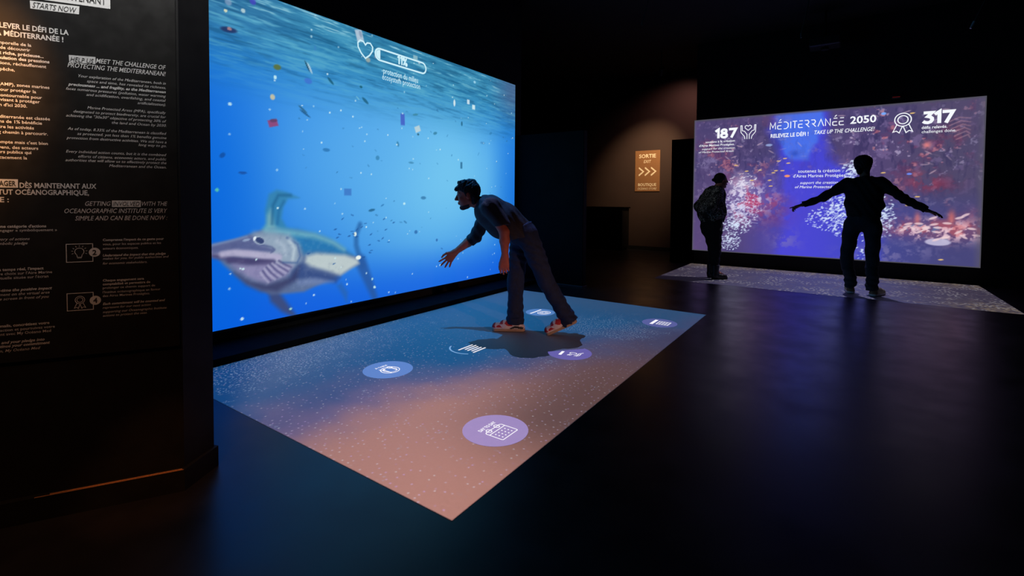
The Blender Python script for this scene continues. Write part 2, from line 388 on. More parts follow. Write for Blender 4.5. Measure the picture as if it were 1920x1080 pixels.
text_lines('text_paragraph', [
 PT('(AMP), zones marines', (-0.3796, 1.5293), .0105, 'R', .012), PT('pour protéger la', (-0.4154, 1.5108), .0105, 'R', .012), PT('incontournable pour', (-0.4002, 1.4919), .0105, 'R', .012),
 PT('visant à protéger', (-0.4061, 1.4765), .0105, 'R', .012), PT("n d'ici 2030.", (-0.4402, 1.4587), .0105, 'R', .012)], PPAN, DP, M['print'], pan)
text_lines('text_paragraph', [
 PT('Méditerranée est classée', (-0.3800, 1.4190), .0105, 'R', .012), PT('moins de 1% bénéficie', (-0.4017, 1.4025), .0105, 'R', .012), PT('contre les activités', (-0.4233, 1.3842), .0105, 'R', .012),
 PT('long chemin à parcourir.', (-0.3867, 1.3661), .0105, 'R', .012)], PPAN, DP, M['print'], pan)
text_lines('text_paragraph', [
 PT("compte mais c'est bien", (-0.3873, 1.3324), .0105, 'R', .012), PT('citoyens, des acteurs', (-0.4132, 1.3142), .0105, 'R', .012), PT('acteurs publics qui', (-0.4319, 1.2984), .0105, 'R', .012),
 PT('efficacement la', (-0.4434, 1.2794), .0105, 'R', .012)], PPAN, DP, M['print'], pan)
# boxed title at the top
flat('title_box', [[(-0.4266, 1.8287), (-0.2928, 1.8318), (-0.2947, 1.8032), (-0.4257, 1.8015)]], PPAN, .009, .0003, M['print'], pan)
text_lines('title', [PT('STARTS NOW', (-0.4200, 1.8061), .019, 'L', 0, 1, w((-0.4200, 1.8061), (-0.3006, 1.8078)))], PPAN, .0096, M['printdark'], pan)
q0 = (-0.2047, 1.8374); q1 = (-0.3786, 1.8335)
flat('title_box', [[(q1[0]-.25, q0[1]), (q0[0], q0[1]), (q0[0], q0[1]+.052), (q1[0]-.25, q0[1]+.052)]], PPAN, .009, .0003, M['print'], pan)
text_lines('title', [PT('MAINTENANT', (q0[0]-.012, q0[1]+.012), .027, 'R', .01, 0, w((-0.3643, 1.8324), (-0.2152, 1.8586)))], PPAN, .0096, M['printdark'], pan)
# right column
flat('title_box', [[(-0.3252, 1.6555), (-0.2504, 1.6577), (-0.2508, 1.6327), (-0.3242, 1.6293)]], PPAN, .009, .0003, M['printgrey'], pan)
text_lines('title', [PT('HELP US', (-0.3212, 1.6334), .0165, 'L', 0, 1, w((-0.3210, 1.6429), (-0.2551, 1.6514)))], PPAN, .0096, M['printdark'], pan)
text_lines('heading', [PT('MEET THE CHALLENGE OF', (-0.0395, 1.6368), .0165, 'R', .004, 1, w((-0.2494, 1.6233), (-0.0395, 1.6368))), PT('PROTECTING THE MEDITERRANEAN!', (-0.0398, 1.6126), .0165, 'R', .004, 1, w((-0.3288, 1.6137), (-0.0395, 1.6368)))], PPAN, DP, M['print'], pan)
def col(name, rows, cap=.0098, bold=-.002):
    text_lines(name, [PT(t, p, cap, 'R', (.026 if b else bold), 1, w((x, 0), p)) for t, p, x, b in rows], PPAN, DP, M['print'], pan)
col('text_paragraph', [('Your exploration of the Mediterranean, both in', (-0.0402, 1.5802), (-0.2997, 1.5888)[0], 0), ('space and time, has revealed its richness,', (-0.0404, 1.5641), (-0.2760, 1.5724)[0], 0),
 ('preciousness ... and fragility, as the Mediterranean', (-0.0406, 1.5479), (-0.3284, 1.5477)[0], 1), ('faces numerous pressures (pollution, water warming', (-0.0408, 1.5317), (-0.3345, 1.5377)[0], 0),
 ('and acidification, overfishing, and coastal', (-0.0411, 1.5155), (-0.2782, 1.5244)[0], 0), ('artificialization).', (-0.0413, 1.4993), (-0.1286, 1.5095)[0], 0)])
col('text_paragraph', [('Marine Protected Areas (MPA), specifically', (-0.0416, 1.4689), (-0.2760, 1.4767)[0], 0), ('designated to protect biodiversity, are crucial for', (-0.0418, 1.4527), (-0.3151, 1.4600)[0], 0),
 ('achieving the "30x30" objective of protecting 30% of', (-0.0403, 1.4366), (-0.3360, 1.4431)[0], 0), ('the land and Ocean by 2030.', (-0.0405, 1.4203), (-0.2061, 1.4244)[0], 0)])
col('text_paragraph', [('As of today, 8.33% of the Mediterranean is classified', (-0.0409, 1.3899), (-0.3324, 1.3961)[0], 0), ('as protected, yet less than 1% benefits genuine', (-0.0411, 1.3736), (-0.3060, 1.3788)[0], 0),
 ('protection from destructive activities. We still have a', (-0.0413, 1.3573), (-0.3359, 1.3636)[0], 0), ('long way to go.', (-0.0415, 1.3431), (-0.1276, 1.3465)[0], 0)])
col('text_paragraph', [('Every individual action counts, but it is the combined', (-0.0419, 1.3085), (-0.3382, 1.3142)[0], 0), ('efforts of citizens, economic actors, and public', (-0.0421, 1.2922), (-0.3044, 1.2967)[0], 0),
 ('authorities that will allow us to effectively protect the', (-0.0423, 1.2779), (-0.3403, 1.2780)[0], 0), ('Mediterranean and the Ocean.', (-0.0425, 1.2616), (-0.2163, 1.2615)[0], 0)])
# lower half
hy = (-0.4688, 1.1806)
flat('title_box', [[(hy[0]-.24, hy[1]), hy, (hy[0], hy[1]+.029), (hy[0]-.24, hy[1]+.029)]], PPAN, .009, .0003, M['printgrey'], pan)
text_lines('title', [PT('ENGAGER', (hy[0]-.005, hy[1]+.006), .0175, 'R', .022, 0, w((-0.5474, 1.1828), (-0.4715, 1.1842)))], PPAN, .0096, M['printdark'], pan)
text_lines('heading', [PT('DÈS MAINTENANT AUX', (-0.4647, 1.1807), .0175, 'L', .022, 0, w((-0.4646, 1.1844), (-0.2546, 1.1882))), PT('INSTITUT OCÉANOGRAPHIQUE,', (-0.2764, 1.1568), .0175, 'R', .022, 0, w((-0.5665, 1.1536), (-0.2764, 1.1568))),
 PT('DURABLE :', (-0.4931, 1.1306), .0175, 'R', .022)], PPAN, DP, M['printgrey'], pan)
flat('title_box', [[(-0.2103, 1.1379), (-0.1239, 1.1384), (-0.1242, 1.1143), (-0.2107, 1.1142)]], PPAN, .009, .0003, M['printgrey'], pan)
text_lines('title', [PT('INVOLVED', (-0.2075, 1.1182), .0165, 'L', 0, 1, w((-0.2075, 1.1182), (-0.1274, 1.1183)))], PPAN, .0096, M['printdark'], pan)
text_lines('heading', [PT('GETTING', (-0.2138, 1.1182), .0165, 'R', 0, 1, w((-0.2877, 1.1180), (-0.2138, 1.1182))), PT('WITH THE', (-0.0409, 1.1185), .0165, 'R', 0, 1, w((-0.1209, 1.1183), (-0.0409, 1.1185))),
 PT('OCEANOGRAPHIC INSTITUTE IS VERY', (-0.0412, 1.0918), .0165, 'R', 0, 1, w((-0.3463, 1.0931), (-0.0412, 1.0918))), PT('SIMPLE AND CAN BE DONE NOW :', (-0.0415, 1.0651), .0165, 'R', 0, 1, w((-0.3170, 1.0680), (-0.0415, 1.0651)))], PPAN, DP, M['printgrey'], pan)
def rr(name, rows, al, cap=.0095, mt='printgrey'):
    text_lines(name, [PT(t, p, cap, al, (.024 if b else 0.002), i) for t, p, b, i in rows], PPAN, DP, M[mt], pan)
rr('text_paragraph', [("une catégorie d'actions", (-0.3966, 1.0423), 1, 0), ('engager « symboliquement »', (-0.3679, 1.0285), 0, 0)], 'R')
rr('text_paragraph', [('category of actions', (-0.4414, 0.9982), 0, 1), ('symbolic pledge', (-0.4473, 0.9834), 0, 1)], 'R')
rr('text_paragraph', [("en temps réel, l'impact", (-0.4063, 0.8931), 1, 0), ("votre choix sur l'Aire Marine", (-0.3835, 0.8786), 0, 0), ("virtuelle située sur l'écran", (-0.3939, 0.8639), 0, 0)], 'R')
rr('text_paragraph', [('real-time the positive impact', (-0.3845, 0.8214), 1, 1), ('commitment on the virtual area', (-0.3920, 0.8066), 0, 1), ('on the screen in front of you', (-0.3937, 0.7915), 0, 1)], 'R')
rr('text_paragraph', [('et mails, concrétisez votre', (-0.3938, 0.6978), 1, 0), ("l'action et poursuivez votre", (-0.3795, 0.6829), 0, 0), ('engagement avec My Océano Med', (-0.3900, 0.6687), 0, 0)], 'R')
rr('text_paragraph', [('and your pledge into', (-0.4079, 0.6400), 1, 1), ('continue your commitment', (-0.3936, 0.6268), 1, 1), ('on, My Océano Med', (-0.4199, 0.6109), 0, 1)], 'R')
rr('text_paragraph', [("Comprenez l'impact de ce geste pour", (-0.2391, 0.9886), 1, 0), ('vous, pour les espaces publics et les', (-0.2393, 0.9729), 0, 0), ('acteurs économiques.', (-0.2396, 0.9571), 0, 0)], 'L', .0085)
rr('text_paragraph', [('Understand the impact that this pledge', (-0.2399, 0.9315), 1, 1), ('makes for you, for public authorities and', (-0.2401, 0.9197), 0, 1), ('for economic stakeholders.', (-0.2404, 0.9020), 0, 1)], 'L', .0085)
rr('text_paragraph', [('Chaque engagement sera', (-0.2413, 0.8389), 1, 0), ('comptabilisé et permettra de', (-0.2416, 0.8251), 1, 0), ('prolonger ce chemin support de', (-0.2418, 0.8112), 0, 0), ("l'Institut océanographique en faveur", (-0.2420, 0.7954), 0, 0), ('des Aires Marines Protégées.', (-0.2422, 0.7816), 0, 0)], 'L', .0085)
rr('text_paragraph', [('Each commitment will be counted and', (-0.2427, 0.7519), 1, 1), ('represent for our next action', (-0.2429, 0.7380), 0, 1), ('supporting our Oceanographic Institute', (-0.2431, 0.7222), 0, 1), ('actions to protect the seas.', (-0.2433, 0.7083), 0, 1)], 'L', .0085)
for (nm, c, num, ctr, disc) in [('bulb_frame', [(-0.3437, 0.9801), (-0.2685, 0.9797), (-0.2695, 0.9152), (-0.3433, 0.9148)], '2', (-0.3070, 0.9480), (-0.2636, 0.9482)), ('ribbon_frame', [(-0.3437, 0.8011), (-0.2697, 0.8014), (-0.2707, 0.7385), (-0.3447, 0.7393)], '4', (-0.3083, 0.7692), (-0.2641, 0.7715))]:
    x0 = (c[0][0]+c[3][0])/2; x1 = (c[1][0]+c[2][0])/2; y1 = (c[0][1]+c[1][1])/2; y0 = (c[2][1]+c[3][1])/2
    fr = flat(nm, ribbon2d([(x0, y0), (x1, y0), (x1, y1), (x0, y1)], .0022, True), PPAN, .0091, .0004, M['printgrey'], pan)
    flat('number_disc', [circ(disc[0], disc[1], .0165)], PPAN, .0094, .0004, M['printgrey'], fr)
    text_lines('number', [PT(num, (disc[0], disc[1]-.009), .018, 'C', .02)], PPAN, .0099, M['printdark'], fr)
    cx, cy = ctr; q = []
    if num == '2':
        q += ribbon2d(circ(cx, cy+.004, .013, a0=-50, a1=230), .0016)+ribbon2d([(cx-.0075, cy-.007), (cx-.006, cy-.016), (cx+.006, cy-.016), (cx+.0075, cy-.007)], .0016)
        q += ribbon2d([(cx-.006, cy-.019), (cx+.006, cy-.019)], .0016)
        for k in range(9):
            a = math.radians(-20+k*27.5); q += ribbon2d([(cx+.018*math.cos(a), cy+.004+.018*math.sin(a)), (cx+.023*math.cos(a), cy+.004+.023*math.sin(a))], .0014)
    else:
        q += ribbon2d(circ(cx, cy+.007, .0135), .0016, True)+ribbon2d(circ(cx, cy+.007, .0085), .0016, True)
        for sg in (-1, 1): q += ribbon2d([(cx+sg*.009, cy-.005), (cx+sg*.016, cy-.022), (cx+sg*.009, cy-.019), (cx+sg*.005, cy-.024), (cx, cy-.008)], .0016)
    flat('pictogram', q, PPAN, .0091, .0004, M['printgrey'], fr)

# ================================================================ exit sign on the brown wall
sg = thing('exit_sign', 'copper brown exit and shop sign with three arrows on the back wall', 'sign', (0, 0, 0))
sx0, sx1, sz0, sz1 = -4.11, -3.52, 1.38, 2.335
def sbox(name, x0, x1, z0, z1, d0, d1, m_):
    v, f = boxvf(x0, x1, 11.1-d1, 11.1-d0, z0, z1, .003); return mesh(name, v, f, m_, sg)
sbox('plate', sx0, sx1, sz0, sz1, 0, .015, M['sign'])
PS2 = Plane((0, 11.085, 0), (1, 0, 0), (0, 0, 1), (0, -1, 0)); cx = (sx0+sx1)/2
text_lines('lettering', [('SORTIE', cx, 2.165, .085, 'C', .02, 0, .40)], PS2, .0005, M['signtext'], sg)
text_lines('lettering', [('EXIT', cx, 2.045, .07, 'C', .0, 1, .18)], PS2, .0005, M['signtext'], sg)
text_lines('lettering', [('BOUTIQUE', cx, 1.505, .065, 'C', .02, 0, .43)], PS2, .0005, M['signtext'], sg)
text_lines('lettering', [('OCEANO STORE', cx, 1.42, .05, 'C', .0, 1, .45)], PS2, .0005, M['signtext'], sg)
for k in range(3):
    x = cx-.205+k*.145
    flat('arrow', [[(x, 1.945), (x+.02, 1.945), (x+.135, 1.845), (x+.09, 1.845), (x, 1.915)], [(x, 1.745), (x, 1.775), (x+.09, 1.845), (x+.135, 1.845), (x+.02, 1.745)]], PS2, .0005, .0008, M['signtext'], sg)

# ================================================================ pictures on the screens
_T = rng.rand(256, 256)
def vn(x, y, s=0):
    x = x+s*17.3; y = y+s*9.1; xi = np.floor(x).astype(int); yi = np.floor(y).astype(int); fx = x-xi; fy = y-yi
    fx = fx*fx*(3-2*fx); fy = fy*fy*(3-2*fy); g = lambda i, j: _T[(i) & 255, (j) & 255]
    return (g(xi, yi)*(1-fx)+g(xi+1, yi)*fx)*(1-fy)+(g(xi, yi+1)*(1-fx)+g(xi+1, yi+1)*fx)*fy
def fbm(x, y, s=0, o=4, r=.5):
    a = 0; k = 1; t = 0
    for i in range(o): a = a+k*vn(x*2**i, y*2**i, s+i); t += k; k *= r
    return a/t
def sm(v, a, b): t = np.clip((v-a)/(b-a), 0, 1); return t*t*(3-2*t)
class Pic:
    def __init__(s, x0, x1, y0, y1, res):
        s.nx = int((x1-x0)/res)+1; s.ny = int((y1-y0)/res)+1; s.x0, s.x1, s.y0, s.y1 = x0, x1, y0, y1
        s.X, s.Y = np.meshgrid(np.linspace(x0, x1, s.nx), np.linspace(y0, y1, s.ny)); s.C = np.zeros((s.ny, s.nx, 3))
    def mixin(s, a, c): s.C += (np.asarray(c, float)-s.C)*np.clip(a, 0, 1)[..., None]
    def sdf(s, pts):
        P = np.array(pts, float); d = np.full(s.X.shape, 1e9); ins = np.zeros(s.X.shape, bool)
        for i in range(len(P)):
            a, b = P[i-1], P[i]; e = b-a; wx = s.X-a[0]; wy = s.Y-a[1]; t = np.clip((wx*e[0]+wy*e[1])/(e@e+1e-12), 0, 1)
            d = np.minimum(d, (wx-e[0]*t)**2+(wy-e[1]*t)**2)
            if e[1] != 0:
                c = ((a[1] <= s.Y) != (b[1] <= s.Y)) & (s.X < a[0]+(s.Y-a[1])*e[0]/e[1]); ins ^= c
        return np.where(ins, -1, 1)*np.sqrt(d)
    def poly(s, pts, c, soft=.01, al=1.0): s.mixin(al*sm(-s.sdf(pts), -soft, soft), c)
    def stroke(s, pts, w0, w1, c, soft=.01, al=1.0):
        P = np.array(pts, float); n = len(P)-1; best = np.full(s.X.shape, 1e9)
        for i in range(n):
            a, b = P[i], P[i+1]; e = b-a; wx = s.X-a[0]; wy = s.Y-a[1]; t = np.clip((wx*e[0]+wy*e[1])/(e@e+1e-12), 0, 1)
            best = np.minimum(best, np.sqrt((wx-e[0]*t)**2+(wy-e[1]*t)**2)-(w0+(w1-w0)*(i+t)/n)/2)
        s.mixin(al*sm(-best, -soft, soft), c)
    def blob(s, p, rx, ry, c, al=1.0, ang=0.0, hard=0):
        ca, sa = math.cos(ang), math.sin(ang); dx = s.X-p[0]; dy = s.Y-p[1]
        u = (dx*ca+dy*sa)/rx; v = (-dx*sa+dy*ca)/ry; q = u*u+v*v
        s.mixin(al*(sm(-q, -1.35, -.75) if hard else np.exp(-q)), c)
    def dot(s, p, rx, ry, c, al=1.0, ang=0.0):
        hx = (s.x1-s.x0)/(s.nx-1); hy = (s.y1-s.y0)/(s.ny-1); R = max(rx, ry)*1.6+2*hx
        i0 = max(0, int((p[0]-R-s.x0)/hx)); i1 = min(s.nx, int((p[0]+R-s.x0)/hx)+2); j0 = max(0, int((p[1]-R-s.y0)/hy)); j1 = min(s.ny, int((p[1]+R-s.y0)/hy)+2)
        if i0 >= i1 or j0 >= j1: return
        ca, sa = math.cos(ang), math.sin(ang); dx = s.X[j0:j1, i0:i1]-p[0]; dy = s.Y[j0:j1, i0:i1]-p[1]
        q = ((dx*ca+dy*sa)/rx)**2+((-dx*sa+dy*ca)/ry)**2
        if rx > .019 and ry > .028: q = np.maximum(np.abs((dx*ca+dy*sa)/rx), np.abs((-dx*sa+dy*ca)/ry))**3
        a = np.clip(al*sm(-q, -1.6, -.5), 0, 1)[..., None]
        s.C[j0:j1, i0:i1] += (np.asarray(c, float)-s.C[j0:j1, i0:i1])*a
    def build(s, name, plane, d, parent):
        V = np.array(plane.o)+s.X[..., None]*np.array(plane.r)+s.Y[..., None]*np.array(plane.u)+d*np.array(plane.n)
        I = np.arange(s.nx*s.ny).reshape(s.ny, s.nx); Q = np.stack([I[:-1, :-1], I[:-1, 1:], I[1:, 1:], I[1:, :-1]], -1).reshape(-1, 4)
        o = npmesh(name, V.reshape(-1, 3), Q, attr_emit(name), parent, False)
        ca = o.data.color_attributes.new('picture', 'FLOAT_COLOR', 'POINT')
        c = np.ones((s.nx*s.ny, 4), np.float32); c[:, :3] = lin(np.clip(s.C, 0, 255).reshape(-1, 3)); ca.data.foreach_set('color', c.ravel())
        return o

# ---- large blue screen on the left wall
SL = thing('projection_screen', 'huge blue underwater screen with a swordfish on the left wall', 'screen', (0, 0, 0))
YA, YB, ZA, ZB = 1.25, 5.69, .144, 2.785
mesh('backing', *boxvf(-3.93, -3.892, YA-.02, YB+.015, ZA-.02, ZB+.02, .004), M['bezel'], SL)
p = Pic(YA, YB, ZA, ZB, .0078); X, Y = p.X, p.Y
depth = (Y-ZA)/(ZB-ZA)
p.C[:] = (8, 92, 214)
p.mixin(sm(X, 1.4, 2.6)*.55*sm(depth, .0, .5), (20, 118, 228))
cb = (4.103, 1.424)
q = ((X-cb[0])/1.3)**2+((Y-cb[1]-.06)/1.0)**2
p.mixin(np.exp(-q*.55)*.98, (124, 206, 241))
q2 = ((X-(3.116, 1.379)[0])/1.0)**2+((Y-1.7)/.75)**2
p.mixin(np.exp(-q2*.7)*.6, (88, 170, 236))
p.mixin(sm(X, 5.0, 5.7)*.75*(1-.3*sm(Y, 1.2, 2.2)), (22, 112, 216))
p.mixin(sm(depth, .22, 0.0)*.6, (12, 88, 226))
p.mixin(sm(X, 2.4, 1.6)*.6*sm(depth, .9, .4), (0, 100, 222))
# water surface seen from below
s1 = fbm(X*2.2, Y*22+X*.7, 3, 4, .6); s2 = fbm(X*3.5+2, Y*44+X*1.2, 9, 4, .6)
top = sm(Y, 1.80, 2.5)
p.mixin(top*(.62+.0*X), (46, 134, 174)); p.mixin(sm(Y, 2.2, 2.75)*.55, (52, 122, 148))
p.mixin(sm(X, 2.9, 1.7)*sm(Y, 2.1, 2.7)*.4, (58, 104, 150))
p.mixin(top*sm(s1, .52, .8)*.5, (84, 170, 206)); p.mixin(top*sm(s1, .46, .22)*.42, (20, 84, 132))
p.mixin(sm(Y, 1.9, 2.5)*sm(s2, .52, .75)*.55, (104, 184, 208)); p.mixin(sm(Y, 1.9, 2.5)*sm(s2, .46, .27)*.4, (20, 72, 108))
p.mixin(sm(Y, 2.5, 2.75)*sm(s2, .62, .78)*.7, (170, 216, 230))
p.mixin(sm(X, 5.0, 5.65)*sm(Y, 2.05, 2.7)*.55, (92, 92, 132))
# swordfish
pt = lambda l: l
body = [(1.682, 0.7864), (1.84, 0.8239), (1.963, 0.8662), (2.061, 0.894), (2.141, 0.9079), (2.266, 0.8844), (2.362, 0.8799), (2.546, 0.8283), (2.676, 0.777), (2.778, 0.7205), (2.883, 0.6362), (2.975, 0.592), (3.012, 0.5153), (2.913, 0.4846), (2.794, 0.4274), (2.674, 0.403), (2.565, 0.374), (2.424, 0.3326), (2.247, 0.3414), (2.136, 0.3544), (2.044, 0.3952), (1.938, 0.4624), (1.857, 0.5408), (1.764, 0.6385), (1.73, 0.6827), (1.682, 0.7195)]
fin = [(2.061, 0.8809), (2.092, 0.9493), (2.085, 1.054), (2.117, 1.185), (2.185, 1.222), (2.268, 1.205), (2.384, 1.157), (2.282, 1.147), (2.239, 1.079), (2.224, 0.9851), (2.266, 0.9071), (2.338, 0.8673), (2.232, 0.823)]
soft = .022
p.poly([(2.182, 0.3741), (2.088, 0.4237), (2.127, 0.2937), (2.218, 0.1966), (2.298, 0.1446), (2.352, 0.1342), (2.261, 0.2708), (2.201, 0.3623)], (62, 74, 118), .03, .92)
p.poly([(2.759, 0.3366), (2.805, 0.3603), (2.876, 0.2583), (2.864, 0.168), (2.828, 0.2249)], (40, 100, 178), .03, .8)
p.poly(fin, (52, 130, 176), soft, .95)
p.poly([(2.092, 0.8969), (2.102, 1.01), (2.133, 1.062), (2.159, 0.9381), (2.223, 0.855)], (128, 178, 186), .03, .8); p.stroke([(2.141, 0.9388), (2.152, 1.093), (2.198, 1.177), (2.306, 1.179)], .02, .02, (24, 84, 130), .02, .6)
p.stroke([(2.187, 0.9371), (2.201, 1.048), (2.244, 1.124)], .02, .02, (30, 96, 150), .02, .6)
p.stroke([(3.019, 0.9015), (2.975, 0.8047), (2.975, 0.701), (3.012, 0.5833), (3.05, 0.4955)], .05, .06, (44, 104, 170), .025, .85)
p.stroke([(3.025, 0.5402), (3.114, 0.3445), (3.193, 0.166)], .13, .07, (40, 88, 160), .035, .85)
p.poly(body, (92, 112, 152), soft, 1)
p.poly([(2.186, 0.8926), (2.362, 0.8799), (2.546, 0.8283), (2.676, 0.777), (2.807, 0.6932), (2.926, 0.612), (2.806, 0.6227), (2.582, 0.6621), (2.426, 0.6662), (2.356, 0.737), (2.279, 0.8156)], (36, 118, 178), .05, .95)
p.stroke([(2.096, 0.8879), (2.28, 0.8611), (2.53, 0.8196), (2.721, 0.7444), (2.836, 0.6707)], .06, .03, (112, 178, 196), .035, .85)
p.poly([(2.435, 0.5901), (2.451, 0.6451), (2.545, 0.6605), (2.847, 0.619), (2.987, 0.5648), (3.006, 0.5212), (2.913, 0.4846), (2.794, 0.4325), (2.658, 0.4887), (2.502, 0.5451)], (186, 200, 202), .03, 1)
p.poly([(2.376, 0.652), (2.45, 0.5366), (2.663, 0.4635), (2.794, 0.4123), (2.747, 0.3682), (2.528, 0.4272), (2.374, 0.4475), (2.277, 0.4329), (2.326, 0.5415)], (52, 76, 132), .035, .9)
p.poly([(2.354, 0.4408), (2.528, 0.4416), (2.719, 0.3821), (2.581, 0.3766), (2.374, 0.3962)], (112, 132, 178), .03, .8)
p.poly([(1.967, 0.8345), (2.096, 0.8617), (2.28, 0.8338), (2.376, 0.7356), (2.395, 0.6222), (2.326, 0.5645), (2.184, 0.5801), (2.008, 0.7287)], (142, 164, 182), .05, .9)
p.poly([(1.69, 0.783), (1.844, 0.817), (1.967, 0.843), (2.052, 0.812), (2.162, 0.7249), (2.117, 0.6977), (1.924, 0.7229), (1.765, 0.7242), (1.682, 0.7235)], (92, 100, 150), .03, .9)
p.stroke([(1.675, 0.7641), (1.785, 0.784), (1.892, 0.797)], .07, .05, (78, 84, 136), .03, .8); p.stroke([(1.683, 0.7835), (1.805, 0.8031), (1.933, 0.8238)], .02, .02, (126, 146, 180), .015, .7)
p.stroke([(1.69, 0.7308), (1.804, 0.7332), (1.932, 0.7138), (2.095, 0.6865), (2.185, 0.6784)], .05, .07, (168, 164, 192), .025, .85)
p.stroke([(1.689, 0.7148), (1.803, 0.6879), (1.923, 0.6511), (2.094, 0.6251)], .03, .07, (70, 66, 110), .025, .9)
p.poly([(1.83, 0.6355), (1.965, 0.6213), (2.161, 0.6093), (2.316, 0.6023), (2.277, 0.5151), (2.115, 0.4552), (2.006, 0.4961), (1.882, 0.5797)], (146, 138, 178), .04, .85)
p.poly([(1.842, 0.5677), (1.963, 0.4845), (2.092, 0.445), (2.301, 0.4755), (2.375, 0.5591), (2.354, 0.4501), (2.182, 0.3651), (2.048, 0.3989), (1.93, 0.4678)], (56, 60, 100), .04, .85)
p.poly([(1.997, 0.8713), (2.284, 0.829), (2.376, 0.7402), (2.385, 0.6046), (2.321, 0.5788), (2.18, 0.6521), (2.06, 0.768)], (146, 166, 188), .05, .8)
p.poly([(1.676, 0.7921), (1.828, 0.8221), (1.967, 0.8473), (2.03, 0.7702), (2.162, 0.7294), (2.144, 0.7042), (1.966, 0.7279), (1.828, 0.7477), (1.682, 0.7275)], (88, 98, 144), .02, .95)
p.stroke([(1.687, 0.7993), (1.805, 0.8196), (1.934, 0.8449)], .016, .014, (140, 158, 190), .015, .6)
p.stroke([(1.754, 0.7212), (1.843, 0.7257), (1.965, 0.7066), (2.094, 0.6734), (2.194, 0.6552)], .045, .06, (176, 172, 202), .02, .95)
p.stroke([(1.803, 0.6673), (1.903, 0.6489), (2.029, 0.6318), (2.143, 0.6201)], .04, .05, (72, 68, 112), .02, .95)
p.poly([(1.834, 0.631), (1.965, 0.6042), (2.116, 0.6096), (2.321, 0.5696), (2.249, 0.4913), (2.093, 0.4626), (1.943, 0.5299)], (138, 134, 176), .04, .85)
for g in ([(2.063, 0.5585), (2.089, 0.5159), (2.128, 0.471)], [(2.094, 0.5856), (2.129, 0.5374), (2.183, 0.4861)], [(2.125, 0.6087), (2.17, 0.5548), (2.234, 0.5021)], [(2.161, 0.6227), (2.212, 0.577), (2.277, 0.5288)], [(2.198, 0.6279), (2.254, 0.5906), (2.306, 0.562)]):
    p.stroke([(x-.02, y-.012) for x, y in g], .016, .008, (186, 186, 212), .012, .7); p.stroke(g, .016, .010, (78, 78, 126), .010, .85)
p.stroke([(2.27, 0.8162), (2.366, 0.7548), (2.391, 0.6507), (2.36, 0.5932), (2.235, 0.6106)], .014, .014, (62, 92, 146), .012, .7)
p.stroke([(2.294, 0.7965), (2.337, 0.7201), (2.321, 0.6294)], .03, .02, (206, 222, 228), .02, .6); p.stroke([(2.186, 0.7945), (2.241, 0.7457), (2.259, 0.6717)], .03, .02, (190, 204, 220), .025, .5)
p.stroke([(2.051, 0.7729), (2.14, 0.7489), (2.162, 0.7205), (2.13, 0.701)], .010, .010, (66, 78, 126), .010, .7)
e = (2.034, 0.8088); p.blob(e, .050, .030, (160, 176, 198), .9, -.42, 1); p.blob((e[0]+.006, e[1]), .036, .023, (50, 66, 112), 1, -.42, 1); p.blob((e[0]-.036, e[1]+.02), .010, .016, (226, 236, 246), 1, -.3, 1)
p.dot((1.933, 0.8196), .03, .010, (150, 172, 204), .8, .2)
tx = fbm(X*26, Y*30, 5, 3); inb = sm(-p.sdf(body), 0, .04); p.mixin(inb*sm(tx, .55, .8)*.06, (220, 224, 235)); p.mixin(inb*sm(tx, .45, .2)*.08, (40, 50, 100))
p.dot((3, 0.5793), .03, .02, (238, 246, 240)); p.dot((2.963, 0.8106), .015, .02, (230, 245, 235))
